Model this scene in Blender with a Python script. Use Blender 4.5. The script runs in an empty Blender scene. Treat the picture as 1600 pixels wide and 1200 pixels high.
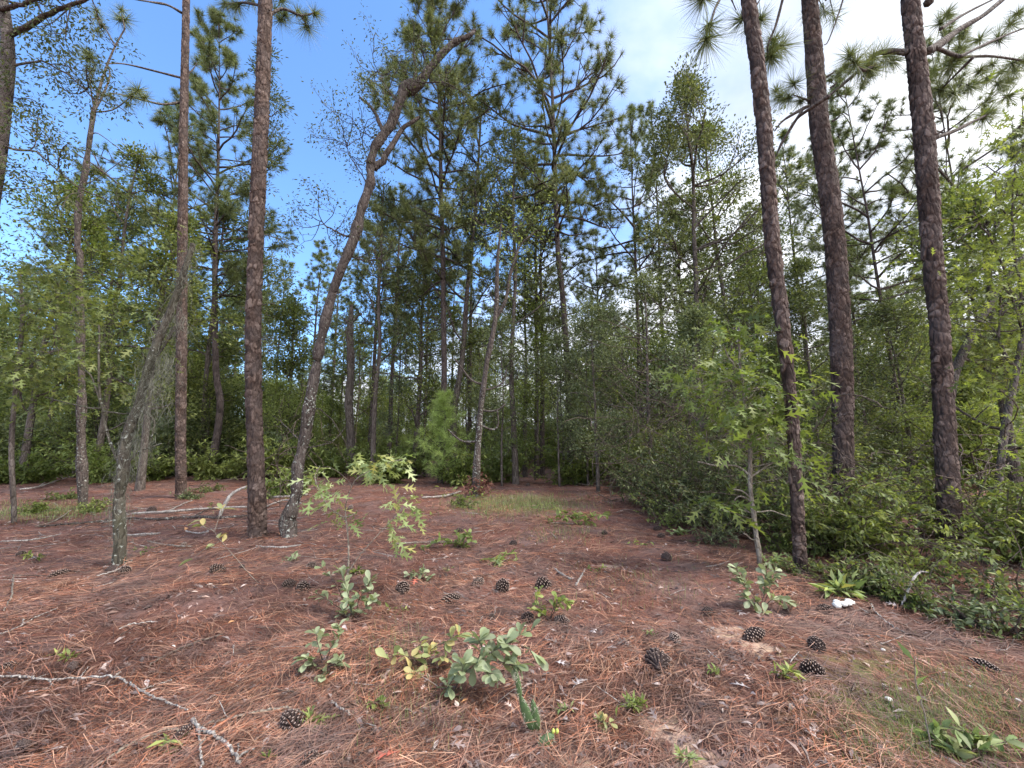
import bpy, math, random
import numpy as np
from mathutils import noise as mn, Vector
R = math.radians
SC = bpy.context.scene
COL = SC.collection

# ------------------------------------------------------------------ camera
FPX = 622.0                      # focal length in pixels of the 1600 px wide photograph
PITCH = R(8.2)
CAMH = 1.45
cam_d = bpy.data.cameras.new('camera'); cam = bpy.data.objects.new('camera', cam_d); COL.objects.link(cam)
cam.location = (0, 0, CAMH); cam.rotation_euler = (R(90) + PITCH, 0, 0)
cam_d.sensor_width = 36; cam_d.lens = 36 * FPX / 1600; cam_d.clip_end = 1500; cam_d.clip_start = 0.05
SC.camera = cam
# ------------------------------------------------------------------ light
SUN_EL, SUN_AZ = R(52), R(100)     # azimuth clockwise from +Y: to the right
w = bpy.data.worlds.new('World'); SC.world = w; w.use_nodes = True
nt = w.node_tree; nt.nodes.clear()
def N(t, **k):
    n = nt.nodes.new(t)
    for a, b in k.items(): setattr(n, a, b)
    return n
def L(a, b): nt.links.new(a, b)
out = N('ShaderNodeOutputWorld'); bg = N('ShaderNodeBackground'); bg.inputs[1].default_value = 0.15
sky = N('ShaderNodeTexSky', sky_type='NISHITA'); sky.sun_disc = False
sky.sun_elevation = SUN_EL; sky.sun_rotation = SUN_AZ; sky.air_density = 1.0; sky.dust_density = 0.2; sky.ozone_density = 3.0
tc = N('ShaderNodeTexCoord'); sep = N('ShaderNodeSeparateXYZ'); L(tc.outputs['Generated'], sep.inputs[0])
def M(op, a, b=None, c=None, clamp=False):
    n = N('ShaderNodeMath', operation=op); n.use_clamp = clamp
    for i, v in enumerate((a, b, c)):
        if v is None: continue
        if isinstance(v, (int, float)): n.inputs[i].default_value = v
        else: L(v, n.inputs[i])
    return n.outputs[0]
zz = M('ADD', M('MAXIMUM', sep.outputs[2], 0.0), 0.22)
cmb = N('ShaderNodeCombineXYZ'); L(M('DIVIDE', sep.outputs[0], zz), cmb.inputs[0]); L(M('DIVIDE', sep.outputs[1], zz), cmb.inputs[1])
n1 = N('ShaderNodeTexNoise'); n1.inputs['Scale'].default_value = 0.9; n1.inputs['Detail'].default_value = 7; n1.inputs['Roughness'].default_value = 0.55
n1.inputs['Distortion'].default_value = 0.3
L(cmb.outputs[0], n1.inputs['Vector'])
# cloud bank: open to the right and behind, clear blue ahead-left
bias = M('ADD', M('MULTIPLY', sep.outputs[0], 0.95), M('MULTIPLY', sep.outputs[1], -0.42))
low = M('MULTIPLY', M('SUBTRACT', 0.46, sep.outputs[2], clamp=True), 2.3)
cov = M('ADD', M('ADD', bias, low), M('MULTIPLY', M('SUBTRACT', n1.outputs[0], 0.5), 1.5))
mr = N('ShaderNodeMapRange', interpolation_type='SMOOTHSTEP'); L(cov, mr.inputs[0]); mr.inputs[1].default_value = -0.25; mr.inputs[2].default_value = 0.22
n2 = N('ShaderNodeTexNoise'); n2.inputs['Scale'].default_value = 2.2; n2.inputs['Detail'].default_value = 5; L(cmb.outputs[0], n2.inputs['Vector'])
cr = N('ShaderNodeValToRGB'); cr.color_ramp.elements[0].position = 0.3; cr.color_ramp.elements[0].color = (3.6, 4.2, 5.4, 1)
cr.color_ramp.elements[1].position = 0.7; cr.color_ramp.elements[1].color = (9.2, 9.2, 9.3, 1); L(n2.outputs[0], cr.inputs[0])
cb_ = N('ShaderNodeMapRange'); L(sep.outputs[1], cb_.inputs[0]); cb_.inputs[1].default_value = .35; cb_.inputs[2].default_value = -.15; cb_.inputs[3].default_value = .56; cb_.inputs[4].default_value = 1.25  # clouds dimmed ahead, and brightened unseen behind the camera to light the scene
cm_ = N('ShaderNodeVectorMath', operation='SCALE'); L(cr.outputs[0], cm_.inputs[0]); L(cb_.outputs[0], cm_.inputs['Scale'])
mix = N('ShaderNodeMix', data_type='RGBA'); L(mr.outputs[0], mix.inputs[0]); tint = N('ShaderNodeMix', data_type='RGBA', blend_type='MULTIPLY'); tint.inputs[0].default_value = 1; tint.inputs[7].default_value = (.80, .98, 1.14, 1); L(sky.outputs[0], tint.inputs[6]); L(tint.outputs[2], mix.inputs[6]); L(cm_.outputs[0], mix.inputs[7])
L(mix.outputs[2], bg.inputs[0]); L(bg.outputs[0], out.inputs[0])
sd = bpy.data.lights.new('sun', 'SUN'); so = bpy.data.objects.new('sun', sd); COL.objects.link(so)
sd.energy = 2.4; sd.angle = R(12); sd.color = (1.0, 0.95, 0.88)
sv = Vector((math.sin(SUN_AZ) * math.cos(SUN_EL), math.cos(SUN_AZ) * math.cos(SUN_EL), math.sin(SUN_EL)))
so.rotation_euler = sv.to_track_quat('Z', 'Y').to_euler()
vs = SC.view_settings; vs.view_transform = 'Standard'; vs.look = 'None'; vs.gamma = 1; vs.exposure = 1.27
SC.cycles.max_bounces = 5; SC.cycles.diffuse_bounces = 3; SC.cycles.transmission_bounces = 3; SC.cycles.glossy_bounces = 1
SC.cycles.use_denoising = True; SC.cycles.use_adaptive_sampling = True; SC.cycles.adaptive_threshold = 0.02
SC.cycles.caustics_reflective = False; SC.cycles.caustics_refractive = False

# ------------------------------------------------------------------ helpers
rng = np.random.default_rng(7)
def _hash(ix, iy, s):
    h = (ix * 374761393 + iy * 668265263 + s * 974634777) & 0xffffffff
    h = ((h ^ (h >> 13)) * 1274126177) & 0xffffffff
    return ((h ^ (h >> 16)) & 0xffffff) / float(0xffffff)
def vn(x, y, s=0):
    x = np.asarray(x, float); y = np.asarray(y, float)
    ix = np.floor(x).astype(np.int64); iy = np.floor(y).astype(np.int64)
    fx = x - ix; fy = y - iy; fx = fx * fx * (3 - 2 * fx); fy = fy * fy * (3 - 2 * fy)
    a = _hash(ix, iy, s); b = _hash(ix + 1, iy, s); c = _hash(ix, iy + 1, s); d = _hash(ix + 1, iy + 1, s)
    return (a * (1 - fx) + b * fx) * (1 - fy) + (c * (1 - fx) + d * fx) * fy
def hgt(x, y):
    x = np.asarray(x, float); y = np.asarray(y, float)
    r = np.sqrt(x * x + y * y)
    big = (vn(x * 0.11, y * 0.11, 3) - 0.5) * 0.5 * np.clip((r - 3) / 14, 0, 1)
    return big + (vn(x * 0.7, y * 0.7, 1) - 0.5) * 0.07 + (vn(x * 3.1, y * 3.1, 2) - 0.5) * 0.034 + (vn(x * 9, y * 9, 5) - 0.5) * 0.020
def ray(px, py):
    u = (px - 800) / FPX; v = (600 - py) / FPX
    return np.array([u, math.cos(PITCH) - v * math.sin(PITCH), math.sin(PITCH) + v * math.cos(PITCH)])
def at(px, py, Y):
    d = ray(px, py); return np.array([0, 0, CAMH]) + d * (Y / d[1])
def G(px, py):
    d = ray(px, py); z = 0.0
    for _ in range(6):
        t = (z - CAMH) / d[2]; p = np.array([0, 0, CAMH]) + d * t; z = float(hgt(p[0], p[1]))
    p[2] = z; return p
def gx(px, Y):                      # ground point under image column px at depth Y
    x = (px - 800) / FPX * (Y / math.cos(PITCH) * 1.0)
    return np.array([x, Y, float(hgt(x, Y))])
def wid(wpx, p):                    # world size of wpx photo pixels at point p
    zc = p[1] * math.cos(PITCH) + (p[2] - CAMH) * math.sin(PITCH)
    return wpx / FPX * zc * zc / math.hypot(zc, p[0])
def wob(rs, n, amp, st=5):
    return 1 + amp * np.interp(np.arange(n), np.arange(0, n + st, st), rs.normal(0, 1, len(np.arange(0, n + st, st))).clip(-1.5, 1.5))
def nrm(a): return a / np.maximum(np.linalg.norm(a, axis=-1, keepdims=True), 1e-9)

class MB:
    def __init__(s): s.V = []; s.F = []; s.n = 0
    def add(s, V, F, m=0):
        V = np.asarray(V, np.float32).reshape(-1, 3); F = np.asarray(F, np.int64)
        s.V.append(V); s.F.append((F + s.n, m)); s.n += len(V)
    def build(s, name, mats, parent=None, smooth=True, attr=None):
        me = bpy.data.meshes.new(name)
        if s.V:
            V = np.concatenate(s.V); me.vertices.add(len(V)); me.vertices.foreach_set('co', V.ravel())
            lp = np.concatenate([f.ravel() for f, _ in s.F]).astype(np.int32)
            tot = np.concatenate([np.full(len(f), f.shape[1]) for f, _ in s.F]).astype(np.int32)
            mi = np.concatenate([np.full(len(f), m) for f, m in s.F]).astype(np.int32)
            st = np.concatenate([[0], np.cumsum(tot)[:-1]]).astype(np.int32)
            me.loops.add(len(lp)); me.loops.foreach_set('vertex_index', lp)
            me.polygons.add(len(tot)); me.polygons.foreach_set('loop_start', st); me.polygons.foreach_set('loop_total', tot)
            me.polygons.foreach_set('material_index', mi)
            if smooth: me.polygons.foreach_set('use_smooth', np.ones(len(tot), bool))
            me.update(calc_edges=True)
            if attr is not None:
                a = me.attributes.new('plate', 'FLOAT', 'POINT'); a.data.foreach_set('value', np.asarray(attr, np.float32))
        for m in (mats if isinstance(mats, (list, tuple)) else [mats]): me.materials.append(m)
        o = bpy.data.objects.new(name, me); COL.objects.link(o)
        if parent is not None: o.parent = parent
        return o
    def tube(s, P, r, n=6, m=0, cap=True):
        P = np.asarray(P, float); k = len(P); r = np.broadcast_to(np.asarray(r, float), (k,))
        T = nrm(np.gradient(P, axis=0)); ref = np.array([0, 0, 1.0]) if abs(T[0][2]) < 0.9 else np.array([1.0, 0, 0])
        A = nrm(np.cross(T, ref)); B = np.cross(T, A)
        th = np.arange(n) / n * 2 * math.pi
        V = P[:, None] + r[:, None, None] * (np.cos(th)[None, :, None] * A[:, None] + np.sin(th)[None, :, None] * B[:, None])
        i = np.arange(k - 1)[:, None] * n; j = np.arange(n)[None]; j2 = (j + 1) % n
        F = np.stack([i + j, i + j2, i + n + j2, i + n + j], -1).reshape(-1, 4)
        s.add(V, F, m)
        if cap and n > 3:
            s.add(np.concatenate([V[-1], [P[-1] + T[-1] * r[-1] * 0.5]]), [[q, (q + 1) % n, n] for q in range(n)], m)
        if n > 5: s.add(np.concatenate([V[0], [P[0] - T[0] * r[0] * 0.8]]), [[(q + 1) % n, q, n] for q in range(n)], m)

def ns(o, label=None, cat=None, group=None, kind=None):
    if label: o['label'] = label
    if cat: o['category'] = cat
    if group: o['group'] = group
    if kind: o['kind'] = kind
    return o
def thing(name, loc, label, cat, group=None):
    o = bpy.data.objects.new(name, None); COL.objects.link(o); o.location = [float(v) for v in loc]
    o.empty_display_size = 0.2
    return ns(o, label, cat, group)
def loc_mb():
    return MB()

# leaf templates ---------------------------------------------------------------
def tmpl(st, fold=0.25, curl=0.2):
    V = []; k = len(st)
    for um, ue, v in st:
        V += [(um, 0, -curl * um * um), (ue, v, fold * v - curl * ue * ue), (ue, -v, fold * v - curl * ue * ue)]
    F = []
    for i in range(k - 1):
        a, b = i * 3, i * 3 + 3
        F += [(a, b, b + 1, a + 1), (a, a + 2, b + 2, b)]
    return np.array(V, float), np.array(F)
T_DIAM = (np.array([(0, 0, 0), (0.45, 0.26, 0.06), (1, 0, -0.12), (0.45, -0.26, 0.06)], float), np.array([(0, 1, 2, 3)]))
T_NARROW = (np.array([(0, 0, 0), (0.5, 0.13, 0.04), (1, 0, -0.15), (0.5, -0.13, 0.04)], float), np.array([(0, 1, 2, 3)]))
T_OBO = tmpl([(-0.15, -0.15, .012), (0, 0, .015), (.3, .3, .11), (.55, .55, .21), (.75, .75, .25), (.9, .9, .19), (1, 1, .04)], 0.3, 0.25)
T_OBL = tmpl([(0, 0, .015), (.2, .2, .12), (.5, .5, .2), (.8, .8, .13), (1, 1, .01)], 0.35, 0.3)
T_LOBE = tmpl([(-.12, -.12, .008), (0, 0, .012), (.14, .13, .03), (.26, .42, .30), (.30, .34, .06), (.46, .46, .05), (.56, .80, .36), (.62, .66, .06), (.76, .78, .05), (.84, 1.02, .18), (.9, .9, .05), (1.06, 1.06, 0.0)], 0.25, 0.25)
T_MAPLE = tmpl([(0, 0, .01), (.12, .08, .16), (.2, .1, .44), (.35, .3, .2), (.5, .72, .34), (.62, .62, .14), (1, 1, 0.0)], 0.2, 0.2)
def put_leaves(mb, T, P, D, S, m=0, rs=rng, up=1.1, roll=0.9):
    V, F = T; n = len(P)
    if n == 0: return
    D = nrm(np.asarray(D)); Nn = rs.normal(0, roll, (n, 3)); Nn[:, 2] += up
    Sd = nrm(np.cross(Nn, D)); Nn = np.cross(D, Sd)
    W = P[:, None] + S[:, None, None] * (V[None, :, 0:1] * D[:, None] + V[None, :, 1:2] * Sd[:, None] + V[None, :, 2:3] * Nn[:, None])
    Ff = (F[None] + (np.arange(n) * len(V))[:, None, None]).reshape(-1, F.shape[1])
    mb.add(W, Ff, m)
def cluster_leaves(mb, T, C, per, spread, size, m=0, rs=rng, out=None, up=1.1, roll=0.9, droop=-0.15):
    C = np.asarray(C, float)
    if len(C) == 0: return
    P = np.repeat(C, per, 0); n = len(P)
    off = rs.normal(0, 1, (n, 3)) * spread * np.array([1, 1, .7]); D = off + rs.normal(0, .5, (n, 3)) * spread
    D[:, 2] += droop * spread
    if out is not None: D += np.repeat(np.asarray(out, float), per, 0) * spread * 1.2
    put_leaves(mb, T, P + off, D, size * rs.uniform(.6, 1.25, n), m, rs, up, roll)
def needles(mb, C, D, Ln, k, wd, m=0, rs=rng, droop=0.12, bias=0.75, back=0.25):
    C = np.asarray(C, float); D = nrm(np.asarray(D, float)); n = len(C)
    if n == 0: return
    if wd < .0175:
        mk = rs.uniform(0, 1, n) < .6; C = np.concatenate([C, C[mk] - D[mk] * Ln * rs.uniform(.3, .8, (mk.sum(), 1))]); D = np.concatenate([D, nrm(D[mk] + rs.normal(0, .3, (mk.sum(), 3)))]); n = len(C); k = int(k * .75)
    u = nrm(rs.normal(0, 1, (n, k, 3))); d = nrm(u + bias * D[:, None]); Ls = Ln * rs.uniform(.75, 1.1, (n, k, 1)) * rs.uniform(.6, 1.2, (n, 1, 1))
    root = C[:, None] - D[:, None] * rs.uniform(0, back, (n, k, 1)) * Ln
    side = nrm(np.cross(d, rs.normal(0, 1, (n, k, 3)))) * wd / 2
    mid = root + d * Ls * .55 - np.array([0, 0, 1]) * Ls * droop * .3
    tip = root + d * Ls - np.array([0, 0, 1]) * Ls * droop
    if Ln * 1 > 0 and wd < 0.007:
        V = np.stack([root + side * .7, root - side * .7, mid - side, mid + side, tip], 2).reshape(-1, 3)
        b = np.arange(n * k)[:, None] * 5
        mb.add(V, b + np.array([[0, 1, 2, 3]]), m)
        mb.F.append((b + np.array([[3, 2, 4]]) + mb.n - len(V), m))
    else:
        V = np.stack([root + side, root - side, tip], 2).reshape(-1, 3)
        mb.add(V, np.arange(n * k)[:, None] * 3 + np.array([[0, 1, 2]]), m)

# ------------------------------------------------------------------ materials
def mat(name):
    m = bpy.data.materials.new(name); m.use_nodes = True; t = m.node_tree; t.nodes.clear(); return m, t
class NT:
    def __init__(s, t): s.t = t
    def n(s, ty, **k):
        x = s.t.nodes.new(ty)
        for a, b in k.items(): setattr(x, a, b)
        return x
    def l(s, a, b): s.t.links.new(a, b)
    def noise(s, scale, detail=4, vec=None, rough=.55, dist=0):
        x = s.n('ShaderNodeTexNoise'); x.inputs['Scale'].default_value = scale; x.inputs['Detail'].default_value = detail
        x.inputs['Roughness'].default_value = rough; x.inputs['Distortion'].default_value = dist
        if vec: s.l(vec, x.inputs['Vector'])
        return x.outputs[0]
    def ramp(s, f, stops):
        x = s.n('ShaderNodeValToRGB'); r = x.color_ramp
        while len(r.elements) < len(stops): r.elements.new(0.5)
        for e, (p, c) in zip(r.elements, stops): e.position = p; e.color = (*c, 1) if len(c) == 3 else c
        s.l(f, x.inputs[0]); return x.outputs[0]
    def mix(s, f, a, b, mode='MIX'):
        x = s.n('ShaderNodeMix', data_type='RGBA', blend_type=mode)
        for i, v in ((0, f), (6, a), (7, b)):
            if isinstance(v, (int, float)): x.inputs[i].default_value = v
            elif isinstance(v, tuple): x.inputs[i].default_value = (*v, 1)
            else: s.l(v, x.inputs[i])
        return x.outputs[2]
    def rng(s, f, a, b, c=0, d=1):
        x = s.n('ShaderNodeMapRange'); s.l(f, x.inputs[0])
        for i, v in enumerate((a, b, c, d)): x.inputs[i + 1].default_value = v
        return x.outputs[0]
    def math(s, op, a, b):
        x = s.n('ShaderNodeMath', operation=op)
        for i, v in enumerate((a, b)):
            if isinstance(v, (int, float)): x.inputs[i].default_value = v
            else: s.l(v, x.inputs[i])
        return x.outputs[0]
def leafmat(name, cols, trans=0.35, rough=0.55, spec=0.35, tmul=(1.35, 1.35, 0.75), sat=.88):
    m, t = mat(name); q = NT(t)
    g = q.n('ShaderNodeNewGeometry'); oi = q.n('ShaderNodeObjectInfo')
    f = q.math('FRACT', q.math('ADD', g.outputs['Random Per Island'], q.math('MULTIPLY', oi.outputs['Random'], 0.37)), 0)
    st = [(i / max(1, len(cols) - 1), c) for i, c in enumerate(cols)]
    c = q.ramp(g.outputs['Random Per Island'], st)
    hs = q.n('ShaderNodeHueSaturation'); q.l(c, hs.inputs['Color'])
    q.l(q.rng(oi.outputs['Random'], 0, 1, .494, .504), hs.inputs['Hue']); hs.inputs['Saturation'].default_value = sat; q.l(q.rng(f, 0, 1, .75, 1.25), hs.inputs['Value'])
    if name in ('pine_straw', 'dead_leaf_litter'):
        n1_ = q.noise(1.7, 4, g.outputs['Position'], .6); n2_ = q.noise(6.5, 3, g.outputs['Position'], .6)
        mx_ = q.mix(q.rng(n1_, .45, .62, 0, .6), hs.outputs[0], (.125, .092, .086)); vv = q.n('ShaderNodeHueSaturation'); q.l(mx_, vv.inputs['Color']); q.l(q.rng(n2_, .32, .68, .5, 1.3), vv.inputs['Value']); hs = vv
    p = q.n('ShaderNodeBsdfPrincipled'); q.l(hs.outputs[0], p.inputs['Base Color']); p.inputs['Roughness'].default_value = rough
    p.inputs['Specular IOR Level'].default_value = spec
    tr = q.n('ShaderNodeBsdfTranslucent'); tcm = q.mix(1.0, hs.outputs[0], tmul, 'MULTIPLY'); q.l(tcm, tr.inputs[0])
    mx = q.n('ShaderNodeMixShader'); mx.inputs[0].default_value = trans; q.l(p.outputs[0], mx.inputs[1]); q.l(tr.outputs[0], mx.inputs[2])
    o = q.n('ShaderNodeOutputMaterial'); q.l(mx.outputs[0], o.inputs[0]); return m
M_NEEDLE = leafmat('pine_needles_green', [(0.077, 0.102, 0.037), (0.114, 0.146, 0.044), (0.159, 0.192, 0.054), (0.227, 0.238, 0.060)], .25, .5, .4)
M_NEEDLE_Y = leafmat('pine_needles_olive', [(.058, .098, .035), (.103, .150, .040), (.150, .184, .046)], .3, .5, .4)
M_SAPL = leafmat('young_pine_needles', [(0.227, 0.302, 0.076), (0.340, 0.454, 0.104), (0.491, 0.624, 0.169)], .4)
M_OAK = leafmat('oak_leaves', [(0.070, 0.094, 0.026), (0.108, 0.144, 0.033), (0.157, 0.192, 0.040), (0.218, 0.235, 0.051)], .4)
M_OAKN = leafmat('near_oak_leaves', [(0.073, 0.102, 0.019), (0.112, 0.153, 0.025), (0.166, 0.215, 0.033), (0.224, 0.255, 0.045)], .45)
M_DARK = leafmat('dark_shrub_leaves', [(0.054, 0.073, 0.025), (0.080, 0.104, 0.032), (0.117, 0.141, 0.043), (0.169, 0.180, 0.058)], .3)
M_GREY = leafmat('greyish_green_leaves', [(0.078, 0.105, 0.045), (0.122, 0.154, 0.064), (0.178, 0.207, 0.089), (0.100, 0.135, 0.045)], .3)
M_LIME = leafmat('lime_oak_leaves', [(.187, .255, .076), (.281, .365, .111), (.425, .493, .212), (.153, .230, .060), (.357, .323, .085)], .4)
M_GREEN2 = leafmat('fresh_green_leaves', [(0.134, 0.176, 0.036), (0.192, 0.246, 0.048), (0.280, 0.319, 0.073)], .4)
M_SAGE = leafmat('sage_green_leaves', [(.170, .202, .093), (.224, .263, .131), (.294, .325, .185), (.232, .279, .108)], .3, .6)
M_YEL = leafmat('yellow_green_leaves', [(0.187, 0.238, 0.077), (0.272, 0.315, 0.110), (0.357, 0.365, 0.132), (0.425, 0.323, 0.099), (0.170, 0.221, 0.088), (0.255, 0.289, 0.110)], .35)
M_GRASS = leafmat('grass_blades', [(.10, .17, .04), (.17, .23, .06), (.26, .27, .10), (.14, .20, .06)], .35)
M_MOSSY = leafmat('yellow_ground_plants', [(.22, .26, .03), (.34, .36, .04), (.16, .22, .04)], .35)
M_STRAW = leafmat('pine_straw', [(0.078, 0.047, 0.037), (0.147, 0.062, 0.040), (0.246, 0.097, 0.056), (0.367, 0.143, 0.076), (0.232, 0.131, 0.097), (0.441, 0.249, 0.158), (0.122, 0.065, 0.048), (0.293, 0.180, 0.130)], .1, .6, .3, (1.2, 1, .9), 1.0)
M_LITTER = leafmat('dead_leaf_litter', [(0.242, 0.147, 0.120), (0.353, 0.251, 0.213), (0.185, 0.101, 0.079), (0.306, 0.157, 0.092), (0.463, 0.372, 0.334), (0.147, 0.101, 0.092)], .1, .7, .3, (1.2, 1, .9))
M_BROWNLEAF = leafmat('brown_dead_leaves', [(.10, .035, .025), (.16, .055, .035), (.22, .09, .06)], .2, .7, .3, (1.2, 1, .9))
M_MOSS = leafmat('spanish_moss_strands', [(.10, .10, .075), (.15, .15, .11), (.22, .22, .17), (.13, .11, .08)], .2, .8, .2, (1, 1, 1))
def barkmat(name, cols, plate=False, lichen=0.0, sc=1.0, dead=False):
    m, t = mat(name); q = NT(t); tcx = q.n('ShaderNodeTexCoord'); mp = q.n('ShaderNodeMapping'); mp.inputs['Scale'].default_value = (1, 1, .35)
    q.l(tcx.outputs['Object'], mp.inputs[0]); v = mp.outputs[0]
    vo = q.n('ShaderNodeTexVoronoi'); vo.inputs['Scale'].default_value = 16 * sc; q.l(v, vo.inputs['Vector'])
    fine = q.noise(60 * sc, 5, v, .65); big = q.noise(3, 3, tcx.outputs['Object'])
    if plate:
        a = q.n('ShaderNodeAttribute', attribute_name='plate'); base = a.outputs['Fac']
    else:
        s3 = q.n('ShaderNodeSeparateColor'); q.l(vo.outputs['Color'], s3.inputs[0]); base = s3.outputs[0]
    f = q.math('ADD', q.math('MULTIPLY', base, .6), q.math('MULTIPLY', fine, .4))
    c = q.ramp(f, [(.15 + .7 * i / (len(cols) - 1), k) for i, k in enumerate(cols)])
    c = q.mix(q.rng(big, .35, .65, 0, .45), c, (.13, .10, .09))
    if lichen > 0:
        ln = q.noise(26, 3, tcx.outputs['Object'], .55); ln2 = q.noise(1.7, 2, tcx.outputs['Object'])
        sz = q.n('ShaderNodeSeparateXYZ'); q.l(tcx.outputs['Object'], sz.inputs[0]); hi = q.math('MULTIPLY', q.rng(sz.outputs[2], 1.6, 3.6), -.09)
        mask = q.rng(q.math('ADD', q.math('ADD', ln, hi), q.math('MULTIPLY', q.math('SUBTRACT', ln2, .5), .3)), .60 - lichen * .1, .66 - lichen * .1)
        lc = q.ramp(q.noise(30, 2, tcx.outputs['Object']), [(.35, (.20, .21, .17)), (.65, (.44, .45, .40))])
        c = q.mix(mask, c, lc)
    p = q.n('ShaderNodeBsdfPrincipled'); q.l(c, p.inputs['Base Color']); p.inputs['Roughness'].default_value = .9; p.inputs['Specular IOR Level'].default_value = .2
    vd = q.n('ShaderNodeTexVoronoi', feature='DISTANCE_TO_EDGE'); vd.inputs['Scale'].default_value = 16 * sc; q.l(v, vd.inputs['Vector'])
    hh = q.math('ADD', q.rng(vd.outputs['Distance'], 0, .25), q.math('MULTIPLY', fine, .7))
    b = q.n('ShaderNodeBump'); b.inputs['Strength'].default_value = .9; b.inputs['Distance'].default_value = .02; q.l(hh, b.inputs['Height']); q.l(b.outputs[0], p.inputs['Normal'])
    o = q.n('ShaderNodeOutputMaterial'); q.l(p.outputs[0], o.inputs[0]); return m
M_PINE = barkmat('pine_plate_bark', [(0.021, 0.013, 0.011), (0.055, 0.034, 0.026), (0.098, 0.063, 0.049), (0.190, 0.140, 0.117)], True)
M_PINE2 = barkmat('pine_bark_far', [(.032, .025, .022), (.065, .048, .042), (.109, .083, .072)], sc=1)
M_OAKB = barkmat('oak_bark', [(.05, .04, .033), (.10, .082, .068), (.17, .145, .125)], sc=1.2)
M_LICH = barkmat('lichen_bark', [(.032, .025, .022), (.068, .053, .044), (.112, .092, .078)], lichen=.05, sc=1.2)
M_LICH2 = barkmat('heavy_lichen_bark', [(.034, .026, .022), (.071, .056, .046), (.120, .098, .083)], lichen=.3, sc=1.2)
M_MOSSB = barkmat('mossy_bark', [(.036, .034, .022), (.067, .063, .041), (.108, .103, .076)], lichen=.08)
M_TWIG = barkmat('pale_twig_bark', [(.20, .16, .12), (.32, .27, .21), (.42, .37, .30)], sc=2)
M_DEADW = barkmat('bleached_dead_wood', [(0.286, 0.242, 0.209), (0.462, 0.418, 0.374), (0.638, 0.594, 0.539)], sc=2)
M_BROWNT = barkmat('brown_twigs', [(.07, .05, .04), (.14, .10, .08), (.22, .17, .13)], sc=2)
M_LOG = barkmat('rotting_log', [(.10, .06, .05), (.22, .14, .115), (.34, .25, .22)], sc=1)
def plain(name, c, rough=.7, var=.25, sc=30, spec=.3):
    m, t = mat(name); q = NT(t); tcx = q.n('ShaderNodeTexCoord')
    c2 = q.mix(q.noise(sc, 4, tcx.outputs['Object']), tuple(x * (1 - var) for x in c), tuple(min(1, x * (1 + var)) for x in c))
    p = q.n('ShaderNodeBsdfPrincipled'); q.l(c2, p.inputs['Base Color']); p.inputs['Roughness'].default_value = rough; p.inputs['Specular IOR Level'].default_value = spec
    o = q.n('ShaderNodeOutputMaterial'); q.l(p.outputs[0], o.inputs[0]); return m
M_CONE = plain('cone_scale_brown', (.050, .032, .027), .7, .5, 60)
M_CONET = plain('cone_scale_tip', (.27, .20, .165), .8, .4, 60)
M_CACT = plain('cactus_green', (.075, .115, .045), .45, .35, 40)
M_FRUIT = plain('unripe_cactus_fruit', (.42, .46, .10), .4, .2)
M_WHITE = plain('white_mushroom', (.72, .70, .64), .6, .1)
M_SPINE = plain('cactus_spine', (.45, .40, .30), .6, .1)
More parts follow.
